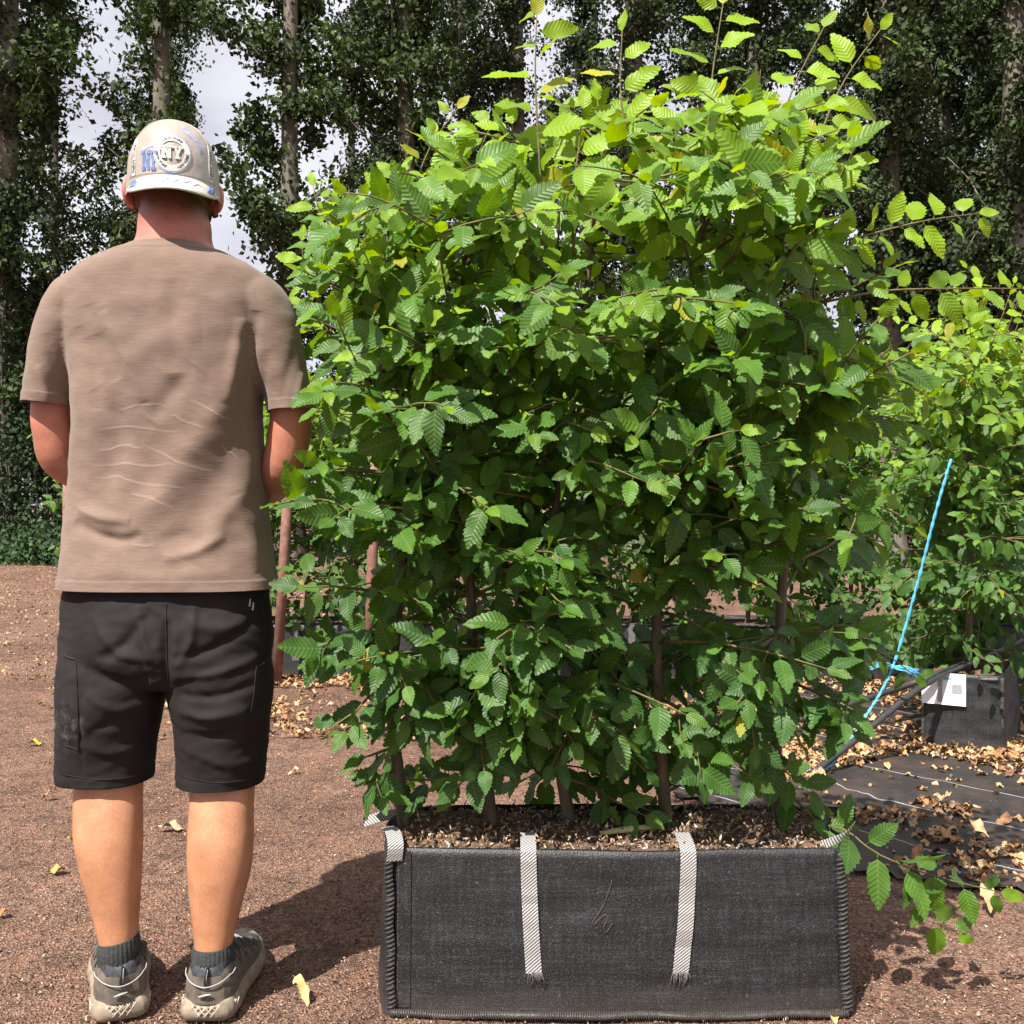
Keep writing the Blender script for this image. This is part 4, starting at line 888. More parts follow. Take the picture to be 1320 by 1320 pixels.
# hem bands
band = np.zeros(len(V)); band[(V[:, 2] < hemz+.021) & (V[:, 0] > xl-.05) & (V[:, 0] < xr+.05)] = 1
dl_ = (V[:, 2]-zl)+(V[:, 0]-P(65, 0, 2.15)[0])*.10; dr_ = (V[:, 2]-zr)-(V[:, 0]-P(370, 0, 2.15)[0])*.06
band[(V[:, 0] < xl+.004) & (dl_ < .021) & (dl_ > -.03)] = 1; band[(V[:, 0] > xr-.006) & (dr_ < .021) & (dr_ > -.03)] = 1
rc = (V[:, 2]-zc)+.25*(V[:, 1]-2.08); band[(rc > -.017)] = 1
set_co(sh, V+Nn*(disp+band*.0013)[:, None])
a = sh.attributes.new('crease', 'FLOAT', 'POINT'); a.data.foreach_set('value', crease.astype(np.float32)); sh.polygons.foreach_set('use_smooth', np.ones(len(sh.polygons), dtype=bool))
so = put_mesh('t_shirt', sh, M['shirt'], man); sm = so.modifiers.new('thickness', 'SOLIDIFY'); sm.thickness = .0022; sm.offset = -1
# shorts
pel = [sec(*q) for q in ((728, 92, 342, .114, 2.153), (770, 85, 346, .119, 2.15), (810, 82, 348, .127, 2.145), (845, 81, 349, .126, 2.146), (868, 82, 349, .112, 2.15), (880, 90, 340, .09, 2.15))]
lgL = [sec(*q) for q in ((800, 88, 210, .095, 2.15), (850, 81, 213, .108, 2.146), (900, 78, 209, .108, 2.143), (950, 77, 199, .096, 2.153), (1000, 77, 194, .088, 2.160), (1050, 76, 192, .086, 2.162))]
lgR = [sec(*q) for q in ((800, 220, 342, .095, 2.15), (850, 219, 349, .108, 2.146), (900, 222, 349, .108, 2.143), (950, 229, 344, .096, 2.153), (1000, 231, 338, .088, 2.160), (1050, 231, 334, .086, 2.162))]
so2 = fuse([loft_z(pel, 64, 40, 2.3), loft_z(lgL, 48, 40, 2.3), loft_z(lgR, 48, 40, 2.3)], .0045, 8, .5)
zhL, zhR = P(0, 1006, 2.14)[2], P(0, 1010, 2.14)[2]; xm = P(213, 0, 2.14)[0]
so2 = cut(so2, (0, 2.14, zhL), (0, 0, -1), lambda c: c.x < xm and c.z < zhL+.05); so2 = cut(so2, (0, 2.14, zhR), (0, 0, -1), lambda c: c.x >= xm and c.z < zhR+.05)
so2 = cut(so2, (0, 0, P(0, 738, 2.15)[2]), (0, 0, 1), lambda c: c.z > .85)
V = get_co(so2); Nn = get_no(so2); PX = np.stack([660+V[:, 0]/V[:, 1]*FPX, HOR-(V[:, 2]-CH)/V[:, 1]*FPX], 1); back = np.clip(-Nn[:, 1]*2, 0, 1)
SF_ = [([(195, 785), (160, 830), (125, 850)], 11, -6), ([(120, 790), (150, 840), (200, 850)], 10, 6), ([(215, 800), (214, 850), (216, 885)], 9, -9), ([(235, 800), (280, 812), (320, 800)], 14, 6), ([(222, 850), (270, 838), (330, 800)], 9, -6),
       ([(225, 870), (280, 868), (335, 845)], 8, 6), ([(228, 895), (280, 898), (330, 880)], 8, -5), ([(230, 915), (270, 925), (320, 915)], 9, 5), ([(232, 945), (280, 950), (325, 935)], 8, -4), ([(240, 965), (290, 985), (330, 980)], 9, 4),
       ([(205, 870), (160, 880), (110, 860)], 9, -5), ([(200, 900), (150, 915), (110, 895)], 10, 5), ([(195, 935), (150, 930), (110, 950)], 9, -4), ([(190, 960), (140, 970), (100, 960)], 10, 4), ([(180, 780), (185, 830), (205, 860)], 8, 5), ([(250, 780), (245, 830), (228, 860)], 8, 5), ([(105, 880), (104, 950), (106, 1000)], 5, -2)]
disp = np.zeros(len(V))
for poly, w, a in SF_: disp += a*.0013*ridge(PX, poly, w*.7, .6)
disp *= back
for i, v in enumerate(V):
    sgn = 1 if v[0] < xm else -1
    disp[i] += .004*nz((v[0]*9+sgn*v[2]*5, v[1]*7, v[2]*13-sgn*v[0]*4), 1.3)+.0024*(.5-abs(nz((v[0]*10+sgn*v[2]*9, v[1]*8, v[2]*22-sgn*v[0]*8), 1.5)))+.001*nz((v[0]*34, v[1]*20, v[2]*44), 1.5)
low = np.where(V[:, 0] < xm, V[:, 2]-zhL, V[:, 2]-zhR); disp += (low < .022)*.0014
smear = np.exp(-(np.maximum(0, np.abs(PX[:, 0]-88)-10)/9)**2)*np.exp(-((PX[:, 1]-938)/22)**2)
set_co(so2, V+Nn*disp[:, None]); a = so2.attributes.new('crease', 'FLOAT', 'POINT'); a.data.foreach_set('value', smear.astype(np.float32)); so2.polygons.foreach_set('use_smooth', np.ones(len(so2.polygons), dtype=bool))
sho = put_mesh('shorts', so2, M['shorts'], man); sm = sho.modifiers.new('thickness', 'SOLIDIFY'); sm.thickness = .0025; sm.offset = -1
# details laid on the cloth surface: nearest point on the mesh along Y
from mathutils.bvhtree import BVHTree
bv = BVHTree.FromPolygons([v.co.copy() for v in so2.vertices], [tuple(p.vertices) for p in so2.polygons])
ML = root_loc(man)
def on_cloth(px, py, off=.001):
    d = Vector(((px-660)/FPX, 1, -(py-HOR)/FPX)).normalized(); h = bv.ray_cast(Vector((0, 0, CH))-ML, d)
    return (h[0]+h[1]*off+ML) if h[0] is not None else None
def cloth_line(pts, rr, m, name, parent=sho):
    q = [on_cloth(*p) for p in catmull(pts, 26)]; q = [tuple(x) for x in q if x is not None]
    if len(q) > 2: return put(name, *tube(q, rr, 6), m, parent)
cloth_line([(98, 850), (100, 900), (101, 960), (100, 966)], .0011, M['seam'], 'pocket_seam'); cloth_line([(84, 961), (92, 963), (100, 966)], .0011, M['seam'], 'pocket_seam')
cloth_line([(330, 860), (326, 900), (318, 945), (314, 962)], .0011, M['seam'], 'pocket_seam'); cloth_line([(83, 845), (90, 848), (98, 850)], .0016, M['seam'], 'pocket_seam'); cloth_line([(345, 850), (338, 856), (330, 860)], .0016, M['seam'], 'pocket_seam')
cloth_line([(214, 778), (214, 810), (215, 850), (217, 876)], .0012, M['seam'], 'back_seam')
cloth_line([(80, 998), (135, 1005), (192, 997)], .0007, M['seam'], 'hem_stitch'); cloth_line([(234, 1001), (284, 1009), (334, 1002)], .0007, M['seam'], 'hem_stitch')
for a, b in (((322, 772), (321, 782)), ((326, 776), (325, 787))):
    q0, q1 = on_cloth(*a, .002), on_cloth(*b, .002)
    if q0 and q1: put('pocket_tag', *tube([q0, q1], [(.0022, .001)]*2, 6), M['piping'], sho)
q0 = P(84, 833, 2.13); zp = put('zip_pull', *tube([q0, P(79, 842, 2.125), P(76, 848, 2.12)], [.0022, .0035, .003], 8), M['seam'], sho)
# socks
for k, lg in enumerate((legL, legR)):
    top = lg[9]; ank = lg[10]; rings_ = []
    zt = P(0, 1208 if k == 0 else 1216, 2.11)[2]
    S = [(top[0], top[1]+.001, zt+.0015, top[3]+.0035, top[4]+.0035), (top[0], top[1], zt-.018, top[3]+.0065, top[4]+.0065), (ank[0], ank[1], zt-.04, ank[3]+.006, ank[4]+.006), (ank[0], ank[1]+.004, .062, ank[3]+.006, ank[4]+.008)]
    A = catmull(S, 20); th = np.linspace(0, 2*np.pi, 120, endpoint=False)
    rr = np.stack([np.stack([a_[0]+(a_[3]+.0009*np.cos(th*30))*np.cos(th), a_[1]+(a_[4]+.0009*np.cos(th*30))*np.sin(th), np.full(120, a_[2])+.006*np.cos(th)*(1 if k == 0 else .2)], 1) for a_ in A])
    put('sock', *skin_rings(rr, True), M['sock'], man)
# shoes
def shoe(k):
    Ws = np.array([(0, .030), (.012, .040), (.04, .045), (.09, .043), (.14, .046), (.19, .0515), (.23, .050), (.27, .038), (.292, .018), (.298, .004)])
    us = np.concatenate([np.linspace(0, .03, 8), np.linspace(.04, .26, 20), np.linspace(.27, .298, 8)])
    wf = lambda u: np.interp(u, Ws[:, 0], Ws[:, 1])
    inner = .004 if k == 0 else -.004
    root = thing('x', (0, 0, 0), 'x', 'x'); bpy.data.objects.remove(root, do_unlink=True)
    def ring_out(z, g, back):
        L_s = [footloc(k, u*(1)+(-back if u < .02 else back*.3 if u > .28 else 0), -(wf(u)+g), z+(.018*max(0, (u-.22)/.08)**2 if z < .02 else .012*max(0, (u-.22)/.08)**2)) for u in us]
        R_s = [footloc(k, u*(1)+(-back if u < .02 else back*.3 if u > .28 else 0), (wf(u)+g), z+(.018*max(0, (u-.22)/.08)**2 if z < .02 else .012*max(0, (u-.22)/.08)**2)) for u in us[::-1]]
        return np.array(L_s+R_s)
    prof = [(.001, .000, .004), (.008, .008, .012), (.020, .010, .014), (.030, .008, .011), (.038, .005, .007), (.043, .001, .002)]
    sh_ = [ring_out(z, g, b) for z, g, b in prof]
    # upper: arched sections
    hs = np.array([(0, .098), (.012, .112), (.03, .113), (.06, .108), (.095, .112), (.12, .108), (.16, .090), (.21, .070), (.25, .062), (.28, .052), (.298, .042)])
    hf = lambda u: np.interp(u, hs[:, 0], hs[:, 1]); nth = 21; ur = []
    for u in us:
        w, h = wf(u)+.001, hf(u); row_ = []
        for t in np.linspace(0, np.pi, nth):
            c_, s_ = math.cos(t), math.sin(t); lean = .75 if u < .12 else .55
            row_.append(footloc(k, u-.004*math.sin(t)*(u < .01), -w*np.sign(c_)*abs(c_)**lean, .036+(h-.036)*abs(s_)**.62))
        ur.append(row_)
    up = put('shoe', *skin_rings(np.array(ur), False, closed=False), M['shoe_dark'], man)
    so_ = put('sole', *skin_rings(np.array(sh_), True), M['sole'], up)
    ring0 = [ring_out(-.002, -.004, -.002), ring_out(.004, .001, .004)]; put('outsole', *skin_rings(np.array(ring0), True), M['sole_dark'], up)
    # dusty overlay on the lower heel and sides
    ov = []
    for u in us:
        if u > .275: continue
        w, h = wf(u)+.003, hf(u); f_ = np.interp(u, [0, .03, .07, .12, .2, .28], [.50, .46, .62, .40, .35, .45]); row_ = []
        for sgn in (1, -1):
            tt = np.linspace(0, np.pi/2*f_, 6); tt = tt if sgn == 1 else tt[::-1]
            for t in tt:
                c_, s_ = math.cos(t), math.sin(t); lean = .75 if u < .12 else .55
                row_.append(footloc(k, u-.004, -sgn*w*abs(c_)**lean, .036+(h-.036)*abs(s_)**.62))
        ov.append(row_)
    ov = np.array(ov); VV, FF = [], []
    for a_, sl in ((0, slice(0, 6)), (1, slice(6, 12))):
        v_, f_ = skin_rings(ov[:, sl], False, closed=False); b = len(VV); VV += [tuple(x) for x in v_]; FF += [tuple(i+b for i in q) for q in f_]
    b = len(VV); hr = np.concatenate([ov[0, :6], ov[0, 6:]]); hv, hfc = [], []          # heel counter closing the back
    n0 = 6
    for i in range(6):
        for j in range(9):
            f2 = j/8; pL, pR = ov[0, i], ov[0, 11-i]; m_ = pL*(1-f2)+pR*f2; bulge = .010*math.sin(math.pi*f2); d_ = footloc(k, -1, 0, 0)-footloc(k, 0, 0, 0); hv.append(tuple(m_+d_*bulge))
    for i in range(5):
        for j in range(8): q = i*9+j; hfc.append((b+q, b+q+1, b+q+10, b+q+9))
    put('heel_overlay', VV+hv, FF+hfc, M['shoe_dust'], up)
    # heel cup
    hc, hcf = [], []
    for i, z in enumerate(np.linspace(.04, .112, 12)):
        for j, a_ in enumerate(np.linspace(-1.45, 1.45, 17)):
            wv = .041-.006*(i/11)**2; hc.append(footloc(k, .032-math.cos(a_)*(.042-.004*(i/11)+.004*math.sin(i/11*3.1)), math.sin(a_)*wv, z-(.014*math.cos(a_*1.2)**2*(i/11)**4)))
    for i in range(11):
        for j in range(16): q = i*17+j; hcf.append((q, q+1, q+18, q+17))
    put('heel_cup', hc, hcf, M['shoe_dark'], up)
    pp = []
    for a_ in np.linspace(-1.5, 1.5, 22):
        pp.append(footloc(k, .030-math.cos(a_)*.0490, math.sin(a_)*.0465, .070+.022*abs(a_/1.5)**1.6*(1 if abs(a_) < 1.2 else .8)))
    put('piping', *tube(pp, .0012, 6), M['piping'], up)
    put('pull_tab', *tube([footloc(k, -.012, 0, .072), footloc(k, -.017, .001, .088), footloc(k, -.010, .002, .104)], [(.003, .007), (.003, .008), (.003, .007)], 10, 8), M['shoe_dark'], up)
    put('pull_tab_stripe', *tube([footloc(k, -.0155, .003, .075), footloc(k, -.0205, .004, .088), footloc(k, -.0145, .005, .101)], [(.0008, .0022)]*3, 6, 8), M['piping'], up)
    put('reflector', *tube([footloc(k, -.0175, -.012, .052), footloc(k, -.0195, 0, .056), footloc(k, -.018, .012, .057)], [(.0012, .0012), (.0015, .0035), (.0012, .001)], 8, 8), M['piping'], up)
    lat_ = []
    for a0 in np.linspace(-1.5, 1.3, 13):
        for sg in (1, -1):
            q = []
            for f2 in np.linspace(0, 1, 5):
                a_ = a0+sg*(f2-.5)*.35; q.append(footloc(k, .030-math.cos(a_)*.0455-.0005, math.sin(a_)*.0535, .013+.021*f2))
            lat_.append(tube(q, .0013, 5))
    put('sole_lattice', *join(lat_), M['sole_light'], so_)
    lc = []
    for i, u in enumerate(np.linspace(.11, .19, 6)):
        z = hf(u)+.002; lc.append(tube([footloc(k, u, -.022, z-.012), footloc(k, u+.005, 0, z+.002), footloc(k, u+.012, .022, z-.012)], .0022, 6, 10))
    put('laces', *join(lc), M['piping'], up)
    for s in (-1, 1):
        sd = []
        for i, u in enumerate(np.linspace(.07, .2, 8)):
            w, h = wf(u)+.0035, hf(u); q = []
            for t in np.linspace(.35, 1.25, 6):
                u2 = u+.02*(t-.7)*(1 if i % 2 else -1); q.append(footloc(k, u2, s*(wf(u2)+.0035)*abs(math.cos(t))**.6, .036+(hf(u2)-.034)*abs(math.sin(t))**.62))
            sd.append(tube(q, .0016, 5))
        put('side_overlay', *join(sd), M['shoe_dust'], up)
shoe(0); shoe(1)
# cap worn back to front
CX, CY, CZ, CA, CB, CHh = HX, HY-.004, P(0, 229, 2.075)[2], .0955, .107, .148
def dome(th, t):
    """th=0 towards the camera, t 0 at the band .. 1 at the button"""
    z = math.sin(t*math.pi/2)**1.12; rr = max(0., 1-z**2.5)**(1/2.15); wr = .0012*nz((math.sin(th)*2, math.cos(th)*2, t*3), 2.2)
    return RH((CX+(CA*rr+wr)*math.sin(th), CY-(CB*rr+wr)*math.cos(th), CZ+CHh*z))
def dome_n(th, t): return norm(np.cross(dome(th+.01, t)-dome(th-.01, t), dome(th, min(t+.01, .999))-dome(th, t-.01)))
ths = np.linspace(0, 2*np.pi, 64, endpoint=False); ts = np.linspace(0, .985, 26)
crown_r = [[dome(a, t) for a in ths] for t in ts]
capo = put('cap', *skin_rings(np.array([[CX+(q[0]-CX)*1.0, q[1], CZ-.028] for q in [] ] or crown_r), True), M['cap'], man)
# lower band dips round the sides and forehead
band_ = []
for z in (-.030, -.012, .002):
    band_.append([RH((CX+(CA+.0015)*math.sin(a), CY-(CB+.0015)*math.cos(a), CZ+z*(1 if z > 0 else .55+.45*(1-math.cos(a))/2))) for a in ths])
put('sweat_band', *skin_rings(np.array(band_), False), M['cap'], capo)
put('button', *ellipsoid(RH((CX, CY, CZ+CHh+.001)), (.008, .008, .004), 14, 8), M['cap'], capo)
for a in (0, math.pi/3*1.0, -math.pi/3*1.0, math.pi*.66, -math.pi*.66, math.pi):
    if a != 0: put('panel_seam', *tube([dome(a, t)+dome_n(a, max(t, .02))*.0004 for t in np.linspace(.02, .97, 20)], .0011, 5), M['cap'], capo)
# visor
VV = []; na, nb = 33, 9
for b in np.linspace(0, 1, nb):
    for a in np.linspace(-1, 1, na):
        th = a*R(78); L = .072*(1-abs(a)**3.0)**.8+.004; base_ = np.array((CX+(CA+.0005-.006*(1-b))*math.sin(th)*(1-.02*b), CY-(CB+.0005-.006*(1-b))*math.cos(th), CZ+.003-.006*a*a))
        out = norm((-math.sin(th)*.10, -1, 0)); VV.append(RH(base_+out*L*b+np.array((0, 0, -(.050*(L/.076)*b**1.1)-.007*a*a*b))))
FF = [(i*na+j, i*na+j+1, (i+1)*na+j+1, (i+1)*na+j) for i in range(nb-1) for j in range(na-1)]
vis = put('visor', VV, FF, M['visor'], capo); s_ = vis.modifiers.new('thickness', 'SOLIDIFY'); s_.thickness = .0035; s_.offset = 0
edge = [VV[(nb-1)*na+j] for j in range(na)]; put('visor_edge', *tube(edge, .0026, 8), M['cap_white'], vis)
def visor_pt(a, b, off=.0026):
    i, j = b*(nb-1), (a+1)/2*(na-1); i0, j0 = min(int(i), nb-2), min(int(j), na-2); fi, fj = i-i0, j-j0; g = lambda x, y: np.array(VV[x*na+y])
    p = g(i0, j0)*(1-fi)*(1-fj)+g(i0+1, j0)*fi*(1-fj)+g(i0, j0+1)*(1-fi)*fj+g(i0+1, j0+1)*fi*fj
    n_ = norm(np.cross(g(i0, j0+1)-g(i0, j0), g(i0+1, j0)-g(i0, j0))); n_ = n_ if n_[2] > 0 else -n_; return p+n_*off
rv = random.Random(5)
sig = [visor_pt(a, .52+.14*math.sin(a*38)*rv.uniform(.3, 1), .0024) for a in np.linspace(-.55, .5, 70)]
put('signature', *tube(sig, .0008, 5), M['cap_pale_blue'], vis)
for sgn in (-1, 1):
    for q in range(3):
        a0 = sgn*(.66+.07*q); put('visor_print', *tube([visor_pt(a0-.02, .75, .002), visor_pt(a0+.02, .5, .002), visor_pt(a0-.01+.03*sgn, .22, .002)], [(.0030, .0014)]*3, 6), M['cap_blue'], vis)
# cap graphics wrapped on the crown; u right, v up in metres round (0, t0)
tz = [(t, dome(0, t)) for t in np.linspace(0, .98, 60)]; arc = np.concatenate([[0], np.cumsum([np.linalg.norm(b[1]-a[1]) for a, b in zip(tz[:-1], tz[1:])])])
def wrap(u, v, off):
    t = float(np.interp(v, arc, [q[0] for q in tz])); rr = np.linalg.norm((dome(.0, t)-RH((CX, CY, dome(0, t)[2])))); th = u/max(rr, .02); t = min(max(t, .012), .97); return dome(th, t)+dome_n(th, t)*off
def flat_mesh(polys, off, th_, name, m, parent, res=3):
    V, F = [], []
    for poly in polys:
        poly = list(poly); b = len(V); n_ = len(poly); V += [wrap(u, v, off+th_) for u, v in poly]+[wrap(u, v, off-.0006) for u, v in poly]
        F.append(tuple(range(b, b+n_)));
        for i in range(n_): j = (i+1) % n_; F.append((b+i, b+n_+i, b+n_+j, b+j))
    return put(name, V, F, m, parent, smooth=False)
def slab(ch, x, y, w, h, lean=0.):
    s = w*.24; f = h*.17; e = w*.12; q = []
    rc = lambda a, b, c_, d: [(a, b), (c_, b), (c_, d), (a, d)]
    if ch == 'N':
        q = [rc(.08*w, 0, .08*w+s, h), rc(.92*w-s, 0, .92*w, h), [(.08*w, h), (.08*w+s, h), (.92*w, 0), (.92*w-s, 0)], rc(0, 0, .44*w, f), rc(0, h-f, .36*w, h), rc(.60*w, h-f, w, h)]
    else:
        q = [rc(.5*w-s/2, 0, .5*w+s/2, h*.45), [(.06*w, h), (.06*w+s*1.1, h), (.5*w+s/2, h*.40), (.5*w-s/2, h*.40)], [(.94*w-s*1.1, h), (.94*w, h), (.5*w+s/2, h*.40), (.5*w-s/2, h*.40)], rc(.26*w, 0, .74*w, f), rc(0, h-f, .42*w, h), rc(.58*w, h-f, w, h)]
    out = []
    for k_, poly in enumerate(q): out.append([(x+a+lean*b, y+b) for a, b in poly])
    return out
v0 = float(np.interp(P(0, 197, 2.068)[2], [q[1][2] for q in tz], arc))
def ring_poly(r0, r1, n_=56): 
    return [[(r0*math.cos(a), v0+r0*math.sin(a)), (r1*math.cos(a), v0+r1*math.sin(a)), (r1*math.cos(b), v0+r1*math.sin(b)), (r0*math.cos(b), v0+r0*math.sin(b))] for a, b in ((2*math.pi*i/n_, 2*math.pi*(i+1)/n_) for i in range(n_))]
bdg = flat_mesh(ring_poly(.0265, .0395), .0010, .0008, 'badge_ring', M['cap_white'], capo)
flat_mesh(ring_poly(.0405, .0425), .0008, .0006, 'badge_rim', M['cap_pale_blue'], capo)
for k_, ch in enumerate('NY'):
    for z_, mm, dx, ex in ((.0012, 'cap_pale_blue', .0012, .0), (.0022, 'cap_white', 0, 0)):
        polys = slab(ch, -.0235+k_*.024+dx, v0-.0135-dx, .0225, .027)
        for jj, poly in enumerate(polys): pass
        V_all = [[poly] for poly in polys]
        for jj, poly in enumerate(polys): flat_mesh([poly], z_+.00018*jj, .0010, 'badge_letter', M[mm], bdg)
for k_, ch in enumerate('NY'):
    for jj, poly in enumerate(slab(ch, -.071+k_*.0185, .012-.002*k_, .022, .042, -.03)): flat_mesh([poly], .0007+.00016*jj, .0005, 'print_letter', M['cap_blue'], capo)
def text_polys(s, size):
    cu = bpy.data.curves.new('t', 'FONT'); cu.body = s; cu.size = size; cu.align_x = 'CENTER'; cu.resolution_u = 2; o = bpy.data.objects.new('t', cu); COL.objects.link(o)
    me = bpy.data.meshes.new_from_object(o.evaluated_get(bpy.context.evaluated_depsgraph_get())); pl = [[(me.vertices[i].co.x, me.vertices[i].co.y) for i in p.vertices] for p in me.polygons]
    bpy.data.objects.remove(o, do_unlink=True); bpy.data.meshes.remove(me); return pl
def ring_text(s, size, rad, ang, flip=False):
    out = []
    for poly in text_polys(s, size):
        q = []
        for x, y in poly:
            if not flip: a = ang-x/rad; rr = rad+y
            else: a = ang+x/rad; rr = rad-y
            q.append((rr*math.cos(a), v0+rr*math.sin(a)))
        out.append(q if not flip else q)
    return out
flat_mesh(ring_text('NEW YORK', .0085, .0300, R(90)), .0022, .0003, 'badge_text', M['cap_black'], bdg)
flat_mesh(ring_text('NEW YORK', .0085, .0362, R(215), True), .0022, .0003, 'badge_text', M['cap_black'], bdg)
flat_mesh(ring_text('NEW YORK', .0085, .0362, R(325), True), .0022, .0003, 'badge_text', M['cap_black'], bdg)
for sgn in (-1, 1):       # lettered white strips beside the front panel
    strip = []; vs_ = np.linspace(.006, .092, 16)
    for a, b in zip(vs_[:-1], vs_[1:]):
        fu = lambda v: sgn*(.100-.0*v); strip.append([(sgn*.092, a), (sgn*.104, a), (sgn*.104, b), (sgn*.092, b)])
    sp = flat_mesh(strip, .0008, .0005, 'lettered_strip', M['cap_white'], capo)
    tx = []
    for poly in text_polys('NEW YORK', .0125):
        tx.append([(sgn*.098-sgn*(y-.0045), .045+sgn*x*(1) if sgn < 0 else .045+x) for x, y in poly] if sgn > 0 else [(-.098-(y-.0045), .045+x) for x, y in poly])
    flat_mesh(tx, .0016, .0003, 'strip_text', M['cap_black'], sp)
arcp = [[(-.048+r0*math.cos(a), .040+r0*math.sin(a)), (-.048+(r0+.009)*math.cos(a), .040+(r0+.009)*math.sin(a)), (-.048+(r0+.009)*math.cos(a+.12), .040+(r0+.009)*math.sin(a+.12)), (-.048+r0*math.cos(a+.12), .040+r0*math.sin(a+.12))] for r0 in (.022,) for a in np.arange(.5, 2.7, .12)]
flat_mesh(arcp, .0004, .0004, 'print_arc', M['cap_pale_blue'], capo)
sw = catmull([(.020, .128), (.026, .112), (.038, .100), (.052, .092), (.062, .080), (.068, .064)], 14)
flat_mesh([[(a_[0]-.003, a_[1]-.003), (a_[0]+.004, a_[1]+.004), (b_[0]+.004, b_[1]+.004), (b_[0]-.003, b_[1]-.003)] for a_, b_ in zip(sw[:-1], sw[1:])], .0004, .0004, 'print_swirl', M['cap_pale_blue'], capo)
flat_mesh([[(-.012, .003), (.004, .003), (.004, .016), (-.010, .016)]], .0005, .0004, 'print_patch', M['cap_blue'], capo)

# ------------------------------------------------------------------ ground litter
n = 85000
yy = 1.75+(rng.random(n)**1.7)*6.5; xx = rng.uniform(-1, 1, n)*(yy*.55+.2)
zz = np.array([gz(a, b) for a, b in zip(xx, yy)])+.0025
col = np.array([(.46, .32, .23), (.30, .18, .12), (.58, .46, .36), (.20, .12, .085), (.07, .045, .035), (.36, .20, .13)])[rng.choice(6, n, p=[.16, .22, .10, .22, .22, .08])]*rng.uniform(.75, 1.2, (n, 1))
s = np.stack([rng.uniform(.003, .011, n), rng.uniform(.002, .007, n), rng.uniform(.0015, .005, n)], 1)*(.85+.35*rng.random((n, 1))**4*3)
V, F, at = scatter(tp, tf, np.stack([xx, yy, zz], 1), rand_rot(n), s, None, col)
tag(put('wood_chips', V, F, M['grit'], None, at, smooth=False), 'fine pale wood chips and grit strewn over the reddish soil', 'wood chips', kind='stuff')
# clods
n = 900; yy = 1.75+(rng.random(n)**1.5)*5; xx = rng.uniform(-1, 1, n)*(yy*.55+.2); zz = np.array([gz(a, b) for a, b in zip(xx, yy)])
oc = np.array([(1, 0, 0), (0, 1, 0), (-1, 0, 0), (0, -1, 0), (0, 0, 1), (0, 0, -1)], float); of = np.array([(0, 1, 4), (1, 2, 4), (2, 3, 4), (3, 0, 4), (1, 0, 5), (2, 1, 5), (3, 2, 5), (0, 3, 5)])
V, F, at = scatter(oc, of, np.stack([xx, yy, zz], 1), rand_rot(n), rng.uniform(.003, .010, (n, 3)), None, np.array([(.14, .08, .055)])*rng.uniform(.6, 1.4, (n, 1)))
tag(put('soil_clods', V, F, M['grit'], None, at, smooth=False), 'small dark soil clods on the reddish ground', 'soil clods', kind='stuff')
# dry leaf litter drifts
def curl_leaf(seed):
    tv, tf_, uv = leaf_template(3, .62, random.Random(seed).uniform(.2, .9), random.Random(seed+5).uniform(-.5, .9), .25, seed, False); return tv, tf_
CL = [curl_leaf(i) for i in range(6)]
DRY = np.array([(.40, .22, .09), (.45, .27, .12), (.32, .16, .065), (.52, .35, .19), (.24, .12, .06), (.40, .27, .15)])
pts = []
def drift(x0, x1, y0, y1, k, gap=.0, sc=1.5):
    c_ = 0
    while c_ < k:
        x, y = rng.uniform(x0, x1), rng.uniform(y0, y1)
        if nz((x, y, 2), sc)+.35*nz((x, y, 7), sc*3) > gap and not (abs((x-b2c[0])*(-ax2[1])+(y-b2c[1])*ax2[0]) < .16 and abs((x-b2c[0])*ax2[0]+(y-b2c[1])*ax2[1]) < .5): pts.append((x, y, gz(x, y)+.016+abs(rng.normal(0, .012)))); c_ += 1
        else:
            if rng.random() < .06: pts.append((x, y, gz(x, y)+.016)); c_ += 1
drift(1.0, 3.0, 3.3, 4.35, 2600, -.05); drift(.6, 2.9, 4.2, 6.0, 1700, -.15); drift(-1.6, 1.0, 4.5, 6.1, 1700, -.05); drift(-2.6, -.8, 5.2, 6.1, 500, 0); drift(1.1, 2.4, 2.72, 3.4, 420, .08)
pts = np.array(pts); n = len(pts); VV, FF, CC, b = [], [], [], 0
colr = DRY[rng.integers(0, 6, n)]*rng.uniform(.7, 1.15, (n, 1)); sz = rng.uniform(.025, .062, n)
tilt = rng.normal(0, .45, (n, 3)); nrm_ = np.array((0, 0, 1.))+tilt; dd = np.stack([rng.normal(size=n), rng.normal(size=n), rng.normal(0, .25, n)], 1); RT = frames(dd, nrm_)
for k in range(6):
    sel = np.arange(n) % 6 == k; V, F, at = scatter(CL[k][0], CL[k][1], pts[sel], RT[sel], sz[sel], None, colr[sel]); VV.append(V); FF.append(F+b); b += len(V); CC.append(at['lcol'][1])
tag(put('leaf_litter', np.concatenate(VV), np.concatenate(FF), M['litter'], None, {'lcol': ('FLOAT_COLOR', np.concatenate(CC))}), 'drifts of curled tan dead leaves on the ground cover', 'leaf litter', kind='stuff')
